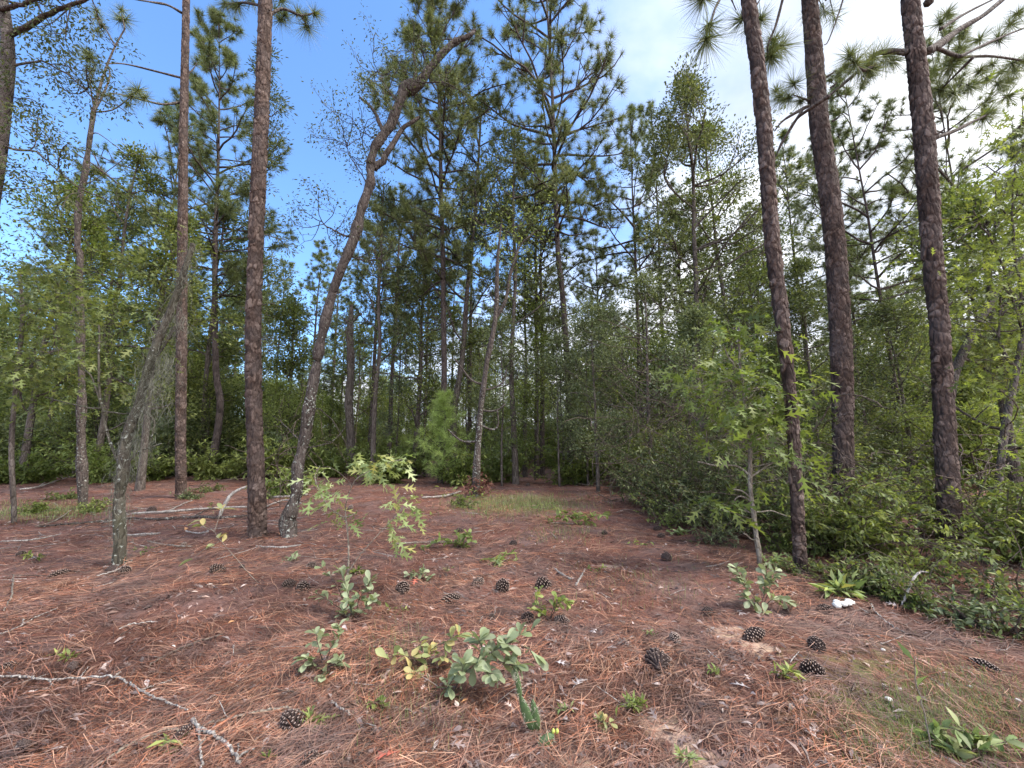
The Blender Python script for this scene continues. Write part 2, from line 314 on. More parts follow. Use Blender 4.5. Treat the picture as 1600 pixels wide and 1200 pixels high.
# bare sandy patches: image points of the photograph -> ground
SAND = [(G(1140, 990), .16), (G(1180, 1008), .13), (G(1035, 1135), .14), (G(1085, 1195), .16), (G(905, 1195), .10), (G(1060, 1150), .10), (G(950, 640 + 245), .15)]
GREENS = [(G(800, 785), 1.5), (G(1470, 1110), .75), (G(1380, 1150), .45), (G(60, 800), 1.3), (G(1410, 775), 2.2), (G(560, 715), 9.0)]
def ground_mat():
    m, t = mat('pine_straw_ground'); q = NT(t); g = q.n('ShaderNodeNewGeometry'); P = g.outputs['Position']
    f1 = q.noise(1.3, 5, P, .6); f2 = q.noise(9, 6, P, .7, .6); f3 = q.noise(70, 5, P, .75, 1.0); f4 = q.noise(4.2, 3, P)
    st = q.n('ShaderNodeMapping'); st.inputs['Scale'].default_value = (150, 22, 40); q.l(P, st.inputs[0]); f5 = q.noise(1, 3, st.outputs[0], .6, 1.2)
    st2 = q.n('ShaderNodeMapping'); st2.inputs['Scale'].default_value = (24, 140, 40); st2.inputs['Rotation'].default_value = (0, 0, .5); q.l(P, st2.inputs[0]); f6 = q.noise(1, 3, st2.outputs[0], .6, 1.2)
    f = q.math('ADD', q.math('ADD', q.math('MULTIPLY', f3, .35), q.math('MULTIPLY', f2, .25)), q.math('ADD', q.math('MULTIPLY', f5, .22), q.math('MULTIPLY', f6, .22)))
    c = q.ramp(f, [(.36, (.035, .018, .016)), (.46, (.10, .045, .034)), (.55, (.18, .080, .057)), (.66, (.30, .17, .13)), (.76, (.45, .33, .28))])
    c = q.mix(q.rng(f1, .42, .62, 0, .55), c, q.ramp(f, [(.35, (.055, .045, .045)), (.55, (.15, .115, .11)), (.72, (.32, .26, .24))]))
    # litter-free duff further off, with olive ground plants
    y = q.n('ShaderNodeSeparateXYZ'); q.l(P, y.inputs[0])
    far = q.rng(y.outputs[1], 14, 30, 0, .75)
    c = q.mix(q.math('MULTIPLY', far, q.rng(f4, .4, .6)), c, q.ramp(f3, [(.35, (.07, .08, .03)), (.65, (.19, .18, .08))]))
    for (p, r), kind in [(s, 0) for s in SAND] + [(s, 1) for s in GREENS]:
        d = q.n('ShaderNodeVectorMath', operation='DISTANCE'); q.l(P, d.inputs[0]); d.inputs[1].default_value = tuple(float(v) for v in p)
        dd = q.math('ADD', d.outputs['Value'], q.math('MULTIPLY', q.math('SUBTRACT', q.noise(7 if r < 1 else 2.5, 4, P), .5), 1.7 * r))
        mk = q.rng(dd, r * (.92 if kind == 0 else 1.0), r * (.7 if kind == 0 else .55))
        if kind == 0: c = q.mix(q.math('MULTIPLY', mk, .9), c, q.ramp(f2, [(.35, (.26, .15, .11)), (.5, (.42, .29, .22)), (.65, (.50, .35, .22))]))
        else: c = q.mix(q.math('MULTIPLY', mk, q.rng(f2, .42, .6, .1, .8)), c, q.ramp(f3, [(.35, (.07, .085, .025)), (.65, (.20, .21, .07))]))
    p = q.n('ShaderNodeBsdfPrincipled'); q.l(c, p.inputs['Base Color']); p.inputs['Roughness'].default_value = .9; p.inputs['Specular IOR Level'].default_value = .15
    b = q.n('ShaderNodeBump'); b.inputs['Strength'].default_value = .8; b.inputs['Distance'].default_value = .02; q.l(f, b.inputs['Height']); q.l(b.outputs[0], p.inputs['Normal'])
    o = q.n('ShaderNodeOutputMaterial'); q.l(p.outputs[0], o.inputs[0]); return m
M_GROUND = ground_mat()

# ------------------------------------------------------------------ ground
def build_ground():
    n = 520; u = np.linspace(-1, 1, n); s = np.sign(u) * (np.abs(u) * 9 + np.abs(u) ** 4 * 191 + np.abs(u) ** 9 * 300)
    X, Y = np.meshgrid(s, s + 4); V = np.stack([X, Y, hgt(X, Y)], -1)
    i = np.arange(n - 1)[:, None] * n; j = np.arange(n - 1)[None]
    F = np.stack([i + j, i + j + 1, i + n + j + 1, i + n + j], -1).reshape(-1, 4)
    mb = MB(); mb.add(V, F); ns(mb.build('ground', M_GROUND), kind='structure')
build_ground()
def in_sand(x, y, k=.8):
    m = np.zeros(len(x), bool)
    for p, r in SAND: m |= (x - p[0]) ** 2 + (y - p[1]) ** 2 < (r * k * (0.6 + .8 * vn(x * 8, y * 8, 9))) ** 2
    return m
def frustum_points(n, y0, y1, marg=1.0, pw=0.0):
    t = rng.uniform(0, 1, n); Y = y0 * (y1 / y0) ** t
    X = rng.uniform(-1, 1, n) * (Y * 1.34 + marg); return X, Y
def build_straw():
    n = 280000; X, Y = frustum_points(n, 0.75, 24, .8)
    keep = (~in_sand(X, Y, .75) | (rng.uniform(0, 1, n) < .15)) & (vn(X * 1.1, Y * 1.1, 21) * .8 + vn(X * 4, Y * 4, 22) * .7 > rng.uniform(.2, 1.15, n))
    X, Y = X[keep], Y[keep]; n = len(X)
    base = (vn(X * .8, Y * .8, 31) - .5) * 5; a = base + rng.normal(0, 1.1, n); Ls = rng.uniform(.10, .26, n); cv = rng.normal(0, .35, n)
    wd = np.clip(.0011 + .00050 * Y, 0, .006) * rng.uniform(.7, 1.3, n)
    def pt(t):
        ang = a + cv * (t - .5); return X + np.cos(ang) * Ls * (t - .5), Y + np.sin(ang) * Ls * (t - .5)
    Vs = []; lift = rng.uniform(.001, .022, n); tilt = rng.normal(0, .012, n) * (rng.uniform(0, 1, n) < .5)
    for t in (0, .5, 1):
        x, y = pt(t); z = hgt(x, y) + lift + np.abs(tilt) * (1 if t != .5 else 1) + tilt * (t - .5) * 2 + (.006 if t == .5 else 0)
        px, py = -np.sin(a + cv * (t - .5)) * wd / 2, np.cos(a + cv * (t - .5)) * wd / 2
        rz = wd * .35
        Vs += [np.stack([x + px, y + py, z + rz], -1), np.stack([x - px, y - py, z - rz * 0], -1)]
    V = np.stack(Vs, 1); b = np.arange(n)[:, None, None] * 6
    F = (b + np.array([[0, 1, 3, 2], [2, 3, 5, 4]])[None]).reshape(-1, 4)
    mb = MB(); mb.add(V, F); ns(mb.build('pine_straw', M_STRAW, smooth=False), 'reddish brown pine needles covering the forest floor', 'pine straw', kind='stuff')
build_straw()
def build_litter():
    n = 16000; X, Y = frustum_points(n, .8, 16, .6); kp = vn(X * 1.6, Y * 1.6, 41) * .6 + vn(X * 5, Y * 5, 42) * .4 > rng.uniform(.3, .8, n); X, Y = X[kp], Y[kp]; n = len(X); P = np.stack([X, Y, hgt(X, Y) + .018], -1)
    mb = MB(); k = n // 3
    for T, s, sl in ((T_LOBE, .075, slice(0, k)), (T_OBL, .05, slice(k, 2 * k)), (T_OBO, .05, slice(2 * k, n))):
        q = P[sl]; D = rng.normal(0, 1, (len(q), 3)); D[:, 2] *= .15
        put_leaves(mb, T, q, D, s * rng.uniform(.5, 1.2, len(q)), 0, rng, 1.3, .35)
    # flakes of bark and short twigs
    n = 6000; X, Y = frustum_points(n, .8, 14, .6); P = np.stack([X, Y, hgt(X, Y) + .02], -1); D = rng.normal(0, 1, (n, 3)); D[:, 2] *= .1
    put_leaves(mb, T_NARROW, P, D, rng.uniform(.02, .10, n), 0, rng, 1.3, .3)
    ns(mb.build('leaf_litter', M_LITTER), 'dry curled oak leaves and bark flakes scattered over pine straw', 'leaf litter', kind='stuff')
build_litter()
def build_twigs():
    mb = MB(); rs = np.random.default_rng(12)
    for (cx, cy, sx, sy), n in (((230, 815, 190, 22), 110), ((60, 870, 80, 40), 45), ((650, 850, 150, 30), 40), ((800, 1000, 500, 110), 60), ((1500, 960, 100, 40), 30), ((440, 800, 60, 20), 25), ((1000, 790, 80, 20), 25)):
        for _ in range(n):
            g = G(rs.normal(cx, sx), max(745, rs.normal(cy, sy))); l = rs.uniform(.06, .32) * (1 if g[1] < 4.5 else 2.2); a = rs.normal(0, .7) + (3.14 if rs.uniform() < .5 else 0); k = 5; P = []
            for j in range(k):
                a += rs.normal(0, .16); P.append(g.copy()); g = g + np.array([math.cos(a), math.sin(a), 0]) * l / k
            P = np.array(P); P[:, 2] = hgt(P[:, 0], P[:, 1]) + .015 + np.linspace(0, rs.uniform(0, .05), k); mb.tube(P, np.linspace(1, .5, k) * rs.uniform(.0018, .0045) * (1 + g[1] * .08), 4, int(rs.integers(2)), cap=False)
    ns(mb.build('twig_litter', [M_DEADW, M_BROWNT]), 'thin dead twigs scattered over the straw', 'twig litter', kind='stuff')
build_twigs()
def blades(mb, P, h, wd, lean=.5, rs=rng, m=0):
    n = len(P); a = rs.uniform(0, 6.28, n); ln = rs.uniform(.1, lean, n); H = h * rs.uniform(.4, 1.15, n)
    side = np.stack([-np.sin(a), np.cos(a), a * 0], -1) * wd / 2; d = np.stack([np.cos(a), np.sin(a), a * 0], -1)
    m1 = P + d * (H * ln * .35)[:, None] + np.array([0, 0, 1]) * (H * .6)[:, None]; tip = P + d * (H * ln)[:, None] + np.array([0, 0, 1]) * (H * .95)[:, None]
    V = np.stack([P + side, P - side, m1 - side * .8, m1 + side * .8, tip], 1); b = np.arange(n)[:, None] * 5
    mb.add(V, b + np.array([[0, 1, 2, 3]]), m); mb.F.append((b + np.array([[3, 2, 4]]) + mb.n - n * 5, m))
def build_grass():
    mb = MB()
    for (cx, cy), (sx, sy), n, h, wd in (((1490, 1120), (130, 70), 3000, .07, .0022), ((1370, 1150), (70, 50), 700, .06, .002), ((815, 790), (90, 16), 2600, .13, .006),
                                     ((880, 835), (60, 15), 350, .09, .004), ((640, 1100), (90, 60), 260, .08, .002), ((620, 1010), (60, 40), 160, .12, .002),
                                     ((60, 800), (110, 14), 1500, .12, .006), ((560, 715), (120, 8), 2500, .25, .02), ((1000, 910), (120, 40), 200, .1, .003)):
        X = rng.normal(cx, sx * .55, n); Yp = np.maximum(rng.normal(cy, sy * .55, n), 704)
        P = np.array([G(x, y) for x, y in zip(X, Yp)]); P = P[P[:, 1] < 60]; blades(mb, P, h, wd, .9)
    ns(mb.build('grass', M_GRASS, smooth=False), 'thin patches of short grass growing through the straw', 'grass', kind='stuff')
    mb = MB(); n = 2600
    P = np.array([G(x, max(y, 745)) for x, y in zip(rng.normal(1412, 30, n), rng.normal(772, 9, n))])
    put_leaves(mb, T_DIAM, P + np.array([0, 0, .1]) * rng.uniform(.2, 1, (n, 1)), rng.normal(0, 1, (n, 3)), rng.uniform(.05, .12, n), 0, rng, 1.4, .5)
    ns(mb.build('ground_cover', M_MOSSY), 'yellow green ground plants in the clearing between the two right pines', 'ground cover', kind='stuff')
build_grass()

# ------------------------------------------------------------------ trunks
def smooth_path(P, k):
    P = np.asarray(P, float); n = len(P); t = np.linspace(0, n - 1, k); i = np.clip(t.astype(int), 0, n - 2); f = (t - i)[:, None]
    g = lambda j: P[np.clip(j, 0, n - 1)]
    p0, p1, p2, p3 = g(i - 1), g(i), g(i + 1), g(i + 2)
    return .5 * ((2 * p1) + (-p0 + p2) * f + (2 * p0 - 5 * p1 + 4 * p2 - p3) * f ** 2 + (-p0 + 3 * p1 - 3 * p2 + p3) * f ** 3)
def bark_trunk(P, r, seed, nseg=60, dz=.018, plate=(.072, .13), amp=.014):
    """pine trunk with raised, curling bark plates as real relief"""
    P = np.asarray(P, float); Ln = np.linalg.norm(np.diff(P, axis=0), axis=1).sum(); k = int(Ln / dz)
    Q = smooth_path(P, k); rr = np.interp(np.linspace(0, len(P) - 1, k), np.arange(len(P)), r)
    T = nrm(np.gradient(Q, axis=0)); A = nrm(np.cross(T, np.array([0, 1.0, 0]))); B = np.cross(T, A)
    th = np.arange(nseg) / nseg * 2 * math.pi; R0 = np.zeros((k, nseg)); att = np.zeros((k, nseg)); rnd = random.Random(seed)
    ca, sa = np.cos(th), np.sin(th); h = np.arange(k) * dz
    for i in range(k):
        r0 = rr[i]; zc = h[i] / plate[1]
        for j in range(nseg):
            v = Vector((ca[j] * r0 / plate[0], sa[j] * r0 / plate[0], zc + seed * 7.3))
            w_ = mn.noise_vector(v * .8) * .5
            d, pts = mn.voronoi(v + w_); e = d[1] - d[0]; c = pts[0]
            cr_ = (mn.cell(c * 13.7) % 1.0); up = (v.z + w_.z - c.z)
            R0[i, j] = amp * (min(1, e * 7) * (.35 + .75 * cr_) - .35 * up * min(1, e * 6)) + .005 * mn.noise(v * 2.5)
            att[i, j] = cr_ * (.25 + .75 * min(1, e * 6))
    flare = 1 + .28 * np.exp(-h / .16)[:, None] * (1 + .35 * np.sin(th * 5 + seed)[None])
    Rr = rr[:, None] * flare * (1 + .05 * np.sin(th * 2 + seed)[None]) + R0 - amp * .5
    V = Q[:, None] + Rr[..., None] * (ca[None, :, None] * A[:, None] + sa[None, :, None] * B[:, None])
    i = np.arange(k - 1)[:, None] * nseg; j = np.arange(nseg)[None]; j2 = (j + 1) % nseg
    F = np.stack([i + j, i + j2, i + nseg + j2, i + nseg + j], -1).reshape(-1, 4)
    return V.reshape(-1, 3), F, att.ravel()
def px_path(pts, Y, dY=0):
    return np.array([at(x, y, Y + dY * i / max(1, len(pts) - 1)) for i, (x, y) in enumerate(pts)])

def pine_branches(rs, base, dirs, Ln, r0, tb, C, D, twig=5, drop=0.0, lift=.6):
    """one limb with twigs into tube builder tb; tuft centres appended to C, D"""
    k = 7; P = [base]; d = nrm(np.array(dirs, float)); st = Ln / (k - 1)
    for i in range(k - 1):
        d = nrm(d + rs.normal(0, .13, 3) + np.array([0, 0, lift * .12 * (i / k) - drop * .1])); P.append(P[-1] + d * st)
    P = np.array(P); tb.tube(P, np.linspace(r0, r0 * .35, k), 5, cap=False)
    C.append(P[-1]); D.append(d + np.array([0, 0, .4]))
    for q in range(twig):
        t = rs.uniform(.3, .97); i = min(k - 2, int(t * (k - 1))); b = P[i] + (P[i + 1] - P[i]) * (t * (k - 1) - i)
        td = nrm(nrm(P[i + 1] - P[i]) * .7 + rs.normal(0, .6, 3) + np.array([0, 0, .45])); tl = Ln * rs.uniform(.12, .34) * (1.15 - t * .5) + .12
        e = b + td * tl; m_ = b + td * tl * .5 - np.array([0, 0, .04]) * tl
        tb.tube(np.array([b, m_, e]), [r0 * .35, r0 * .28, r0 * .2], 4, cap=False); C.append(e); D.append(nrm(e - m_) + np.array([0, 0, .35]))
        if rs.uniform() < .5:
            td2 = nrm(td + rs.normal(0, .7, 3)); e2 = m_ + td2 * tl * .5; tb.tube(np.array([m_, e2]), [r0 * .22, r0 * .15], 3, cap=False); C.append(e2); D.append(td2 + np.array([0, 0, .4]))
def pine_tree(name, loc, H, r0, cb, cr_, label, group, seed, k=46, wd=.011, nl=.27, path=None, dens=1.0, needle=None, lean=(0, 0), stubs=6, bark=None, cat='pine tree', twig=5):
    rs = np.random.default_rng(seed); root = thing(name, loc, label, cat, group)
    n = 9
    if path is None:
        t = np.linspace(0, 1, n); wob = np.cumsum(rs.normal(0, .012 * H * .25, (n, 2)), 0) * .5; wob -= wob[0]
        path = np.stack([lean[0] * t * H + wob[:, 0], lean[1] * t * H + wob[:, 1], t * H - .1 * (t == 0)], -1)
    path = np.asarray(path, float); zt = path[:, 2]
    rad = r0 * np.interp(zt, [0, .3, H * .5, H], [1.12, 1, .72, .12])
    tb = MB(); sp = smooth_path(path, 26); tb.tube(sp, np.interp(np.linspace(0, len(path) - 1, 26), np.arange(len(path)), rad), 10)
    C, D = [], []; z = cb * H; ztop = path[-1][2]
    def pos(z):
        return np.array([np.interp(z, zt, path[:, 0]), np.interp(z, zt, path[:, 1]), z])
    az = rs.uniform(0, 6.28)
    while z < ztop - .2:
        t = (z - cb * H) / max(.1, ztop - cb * H)
        prof = (.55 + .45 * math.sin(min(1, t * 2.2) * 1.57)) * (1 - t) ** .65 + .10
        for b in range(1 + (rs.uniform() < .55 * dens) + (rs.uniform() < .35 * dens)):
            az += 2.4 + rs.normal(0, .4); el = .15 + .75 * t + rs.normal(0, .15)
            Ln = cr_ * prof * rs.uniform(.55, 1.1)
            pine_branches(rs, pos(z), (math.cos(az) * math.cos(el), math.sin(az) * math.cos(el), math.sin(el)), Ln, max(.008, .028 * Ln / 2 + .006), tb, C, D, int(twig * (.5 + Ln / cr_)), lift=1.0)
        z += rs.uniform(.22, .5) * (H / 15) / dens
    C.append(path[-1]); D.append(np.array([0, 0, 1.0]))
    for q in range(stubs):
        z = rs.uniform(.25, cb) * H; a = rs.uniform(0, 6.28); l = rs.uniform(.15, .8) * .8; b = pos(z)
        tb.tube(np.array([b, b + np.array([math.cos(a), math.sin(a), .2]) * l * .5, b + np.array([math.cos(a), math.sin(a), .1 + rs.normal(0, .2)]) * l]), [.014, .011, .006], 4, cap=False)
    tb.build('trunk', bark or M_PINE2, root)
    nb = MB(); needles(nb, C, D, nl, k, wd, 0, rs); nb.build('crown', needle or M_NEEDLE, root, smooth=False)
    return root
def copy_tree(o, loc, rz, s, label, group):
    c = o.copy(); COL.objects.link(c); c.location = [float(v) for v in loc]; c.rotation_euler = (0, 0, rz); c.scale = (s[0], s[0], s[1])
    c['label'] = label
    if group: c['group'] = group
    elif 'group' in c: del c['group']
    for ch in CH[o.name]:
        d = ch.copy(); COL.objects.link(d); d.parent = c
    return c
CH = {}
def reg(o):
    CH[o.name] = [x for x in COL.objects if x.parent == o]; return o

def grow(rs, tb, tips, P0, d, Ln, r, lv, spread=.6, up=.15, kids=(3, 5), sides=5, gnarl=.18):
    k = 6; P = [np.array(P0, float)]; d = nrm(np.array(d, float))
    for i in range(k - 1):
        d = nrm(d + rs.normal(0, gnarl, 3) + np.array([0, 0, up * .3])); P.append(P[-1] + d * Ln / (k - 1))
    P = np.array(P); tb.tube(P, np.linspace(r, r * .55, k), max(3, sides), cap=False)
    if lv == 0:
        tips.append((P[-1], d)); tips.append((P[k // 2], d)); tips.append((P[k - 2], d)); return
    for q in range(rs.integers(kids[0], kids[1] + 1)):
        t = rs.uniform(.35, 1); i = min(k - 2, int(t * (k - 1))); b = P[i]
        dd = nrm(nrm(P[i + 1] - P[i]) * (1 - spread * .5) + rs.normal(0, spread, 3) + np.array([0, 0, up]))
        grow(rs, tb, tips, b, dd, Ln * rs.uniform(.45, .75), r * .5, lv - 1, spread, up, kids, sides - 1, gnarl)
    tips.append((P[-1], d))
def leafy_tree(name, loc, H, r0, cb, cr_, label, group, seed, T=T_DIAM, leafsz=.11, per=14, spread=.28, leaf=None, bark=None, limbs=12, lv=1, path=None, lean=(0, 0), cat='oak tree', stems=1, gnarl=.2, up=.2, prof=None, kids=(3, 5), bare=0):
    rs = np.random.default_rng(seed); root = thing(name, loc, label, cat, group); tb = MB(); tips = []
    for s in range(stems):
        if path is None or s > 0:
            n = 8; t = np.linspace(0, 1, n); wob = np.cumsum(rs.normal(0, .03 * H * .35, (n, 2)), 0) * .5; wob -= wob[0]
            dx, dy = (rs.normal(0, .42, 2) if stems > 1 else (0, 0))
            pth = np.stack([(lean[0] + dx) * t * H + wob[:, 0], (lean[1] + dy) * t * H + wob[:, 1], t * H * (1 if s == 0 else rs.uniform(.35, 1.05)) - .05 * (t == 0)], -1)
        else: pth = np.asarray(path, float)
        rad = r0 * np.interp(np.linspace(0, 1, len(pth)), [0, .05, 1], [1.25, 1, .25]) * (1 if stems == 1 else .7)
        kk = 20; sp = smooth_path(pth, kk); tb.tube(sp, np.interp(np.linspace(0, len(pth) - 1, kk), np.arange(len(pth)), rad), 8)
        for q in range(limbs):
            t = cb + (1 - cb) * (q + rs.uniform(0, 1)) / limbs; i = min(kk - 2, int(t * (kk - 1))); a = rs.uniform(0, 6.28)
            pf = (math.sin(math.pi * min(1, (t - cb) / (1 - cb) * .75 + .28))) ** .7 if prof is None else prof((t - cb) / (1 - cb))
            Ln = cr_ * pf * rs.uniform(.55, 1.05) * .75; el = rs.uniform(.1, .8)
            grow(rs, tb, tips, sp[i], (math.cos(a) * math.cos(el), math.sin(a) * math.cos(el), math.sin(el)), Ln, max(.006, r0 * .35), lv, .6, up, kids, 4, gnarl)
        tips.append((sp[-1], np.array([0, 0, 1.0])))
    tb.build('trunk', bark or M_OAKB, root)
    C = np.array([p for p, _ in tips]); D = np.array([d for _, d in tips]); lb = MB()
    if bare: C, D = C[rs.uniform(0, 1, len(C)) > bare], D[:0]; D = None
    cluster_leaves(lb, T, C, per, spread, leafsz, 0, rs, D); lb.build('crown' if cat != 'shrub' else 'foliage', leaf or M_OAK, root, smooth=False)
    return root
def crown_tufts(root, C, D, k=150, wd=.0035, nl=.30, seed=1, m=None, name='crown'):
    nb = MB(); needles(nb, C, D, nl, k, wd, 0, np.random.default_rng(seed), .2, .55); return nb.build(name, m or M_NEEDLE, root, smooth=False)

# ------------------------------------------------------------------ near pines
def near_pine(base, pts, label, seed, top=17.5, group='near pine trunks', limbs=(), tufts=(), stubs=(), crown_z=11.3, cr_=2.2, gen=True, amp=.016):
    b = G(*base); Y = b[1]; root = thing('pine_tree', b, label, 'pine tree', group)
    P = [b + np.array([0, 0, -.12])]; r = []
    for x, y, w_ in pts:
        p = at(x, y, Y); P.append(p); r.append(wid(w_, p) / 2 * .92)
    r = [r[0] * 1.02] + r; d = nrm(P[-1] - P[-3])
    while P[-1][2] < top: P.append(P[-1] + d * 1.2); r.append(r[-1] * .9)
    P = np.array(P) - b; V, F, at_ = bark_trunk(P, r, seed, amp=amp)
    mb = MB(); mb.add(V, F); o = mb.build('trunk', M_PINE, root, attr=at_)
    rs = np.random.default_rng(seed); tb = MB(); C, D = [], []
    if gen:
        z = crown_z; az = rs.uniform(0, 6)
        while z < top:
            az += 2.4; el = .2 + .1 * (z - crown_z); i = np.interp(z, P[:, 2], np.arange(len(P))); q = int(min(len(P) - 2, i)); pos = P[q] + (P[q + 1] - P[q]) * (i - q)
            pine_branches(rs, pos, (math.cos(az), math.sin(az), math.sin(el)), cr_ * rs.uniform(.5, 1.1) * (1.1 - .5 * (z - crown_z) / (top - crown_z)), .03, tb, C, D, 7, lift=.8)
            z += .32
    for pth, r0, dY in limbs:       # limbs drawn in the photo: image points, radius, drift in depth
        q = px_path(pth, Y, dY) - b; q = smooth_path(q, 18); lm = MB(); lm.tube(q, np.linspace(r0, r0 * .4, 18) * wob(rs, 18, .12, 2), 7); lm.build('limb', M_OAKB, root)
    for x, y, dY, dx, dz in tufts:
        p = at(x, y, Y + dY) - b; D.append(np.array([dx, 0, dz], float)); C.append(p)
        tb.tube(np.array([p - np.array([dx, 0, dz]) * .25, p]), [.010, .006], 5, cap=False)
    for x, y, l, sx in stubs:
        p = at(x, y, Y) - b; tb.tube(np.array([p, p + np.array([sx * l * .6, -.05, .02]), p + np.array([sx * l, -.08, .05])]), [.022, .016, .008], 5)
    tb.build('branches', M_OAKB, root)
    nb = MB()
    k = len(tufts)
    if len(C) > k: needles(nb, C[:-k] if k else C, D[:-k] if k else D, .30, 70, .006, 0, rs, .15, .6)
    if k: needles(nb, C[-k:], D[-k:], .36, 230, .0072, 0, rs, .22, .45, .1)
    nb.build('crown', M_NEEDLE, root, smooth=False); return root
near_pine((404, 838), [(402, 800, 33), (399, 700, 29), (396, 600, 29), (396, 500, 28), (399, 400, 27), (403, 300, 27), (408, 200, 26), (412, 100, 25), (415, 0, 24)],
          'stout straight brown pine trunk on the left, in front of a sky gap', 11, limbs=[([(413, 30), (440, 14), (470, 24), (492, 20)], .03, .3), ([(413, 10), (380, 4), (350, 8)], .025, .3), ([(470, 24), (480, 40)], .015, .3)],
          tufts=[(492, 20, .3, .4, .2), (480, 42, .4, .3, -.3), (465, 20, .5, .1, .4), (352, 5, .3, -.5, .1), (372, 8, .2, -.3, -.2), (446, 22, .5, .2, .3), (440, 0, .5, .2, .5)], stubs=[(415, 26, .12, 1)])
near_pine((283, 778), [(283, 745, 19), (282, 700, 18.5), (283, 600, 19), (284, 500, 18.5), (285, 400, 17.5), (286, 300, 16.5), (287, 200, 15), (289, 100, 13.5), (291, 0, 12.5)],
          'slim dark straight pine trunk standing behind the moss-hung leaning oak', 12, top=20, crown_z=16.5, limbs=[([(284, 20), (262, 8), (235, 3), (205, -2)], .04, -1.0), ([(285, 122), (250, 113), (210, 103), (185, 99), (165, 100)], .035, -1.2), ([(286, 122), (300, 110), (308, 98)], .03, .2), ([(282, 160), (255, 163), (230, 158), (200, 150), (170, 145)], .035, -1.2)],
          tufts=[(308, 92, .2, .1, .5), (215, 143, -1, .2, .4), (278, 158, .1, -.2, .3), (295, 150, .4, .2, .2), (305, 118, .3, .4, .1), (250, 175, 0, -.2, -.1), (160, 148, -1.2, -.6, .1)], amp=.012)
near_pine((1251, 893), [(1249, 850, 24), (1246, 800, 25), (1241, 700, 23), (1233, 600, 23), (1222, 500, 26), (1209, 400, 28), (1201, 300, 28), (1194, 200, 28), (1183, 100, 26.5), (1169, 0, 25)],
          'slanting pine trunk just behind the leafy oak sapling on the right', 13, top=15, crown_z=9.0, cr_=1.8,
          limbs=[([(1130, -10), (1118, 12), (1110, 38), (1103, 58)], .018, -.3), ([(1140, -8), (1150, 16)], .012, 0), ([(1224, -5), (1212, 40), (1200, 70), (1200, 90)], .018, .3), ([(1175, 20), (1190, -5)], .015, 0)],
          tufts=[(1103, 62, -.3, -.1, -.4), (1098, -2, -.3, -.3, -.2), (1158, 30, .5, -.3, .1), (1190, 28, .4, .3, .2), (1208, 62, .3, .1, .5), (1204, 88, .3, -.1, -.5), (1222, 70, .5, .3, .3)], stubs=[(1205, 450, .06, -1), (1196, 180, .05, -1), (1197, 245, .06, 1)])
near_pine((1322, 832), [(1320, 800, 37), (1317, 700, 37), (1316, 600, 39), (1312, 500, 38), (1306, 400, 37), (1296, 300, 36), (1281, 200, 34), (1273, 100, 31), (1265, 0, 28)],
          'thickest pine trunk on the right, its foot hidden in green shrubs', 14, top=17, crown_z=12,
          limbs=[([(1290, 0), (1305, -12), (1318, -5), (1296, 60), (1288, 70)], .02, -.2), ([(1264, 165), (1240, 178), (1222, 190), (1210, 205)], .03, .2), ([(1266, 158), (1250, 152), (1238, 148)], .02, 0), ([(1256, 168), (1236, 200), (1220, 225), (1212, 245)], .028, .3)],
          tufts=[(1240, 130, .0, -.1, .5), (1218, 150, .4, -.4, .2), (1232, 152, .1, -.3, .1), (1212, 140, .5, -.2, .4)], stubs=[(1292, 120, .10, 1), (1297, 138, .07, 1), (1300, 190, .09, 1), (1330, 625, .05, 1)])
near_pine((1492, 872), [(1489, 840, 44), (1484, 800, 43), (1478, 700, 40), (1473, 600, 37), (1467, 500, 35), (1457, 400, 36), (1450, 300, 37), (1443, 200, 37), (1432, 100, 34), (1422, 0, 31)],
          'rough pine trunk near the right edge with two crooked spreading limbs', 15, top=16, crown_z=9.5,
          limbs=[([(1450, 80), (1470, 68), (1500, 45), (1535, 25), (1560, 5), (1590, -20)], .06, .6), ([(1416, 82), (1392, 80), (1368, 85), (1350, 103), (1325, 125), (1295, 150)], .045, .3),
                 ([(1295, 150), (1262, 172), (1240, 192), (1215, 238)], .03, .6), ([(1368, 100), (1350, 110), (1338, 102), (1328, 92)], .025, -.2), ([(1462, 215), (1490, 205), (1520, 190), (1545, 178)], .035, .6),
                 ([(1450, 5), (1458, -10), (1470, -30)], .06, .4), ([(1462, 74), (1500, 88), (1550, 88), (1600, 95)], .03, 1), ([(1500, 88), (1560, 60), (1610, 40)], .025, 1), ([(1520, 90), (1490, 120), (1470, 140)], .022, .5), ([(1470, 45), (1510, 20), (1560, -5)], .025, .8)],
          tufts=[(1328, 85, -.2, -.2, .4), (1365, 88, .0, .1, .2), (1395, 95, .3, .2, -.2), (1345, 108, .2, .1, -.2), (1545, 175, .6, .4, .3), (1560, 60, .9, .2, .4), (1600, 95, 1, .4, .1), (1490, 92, .4, .1, .2), (1530, 110, .8, .1, .3), (1560, 130, 1, .2, -.1),
                 (1500, 75, .6, .1, .4), (1470, 140, .5, -.3, .1), (1515, 135, .7, .2, -.2), (1590, 20, .9, .3, .4), (1575, 150, 1.1, .4, .1), (1480, 20, .5, .3, .4), (1530, 60, 1.3, 0, .5), (1585, 110, 1.4, .2, .3), (1550, 100, 1.6, -.2, .2), (1460, 110, 1.1, .2, .2)], stubs=[(1460, 212, .08, 1), (1475, 480, .04, 1)])
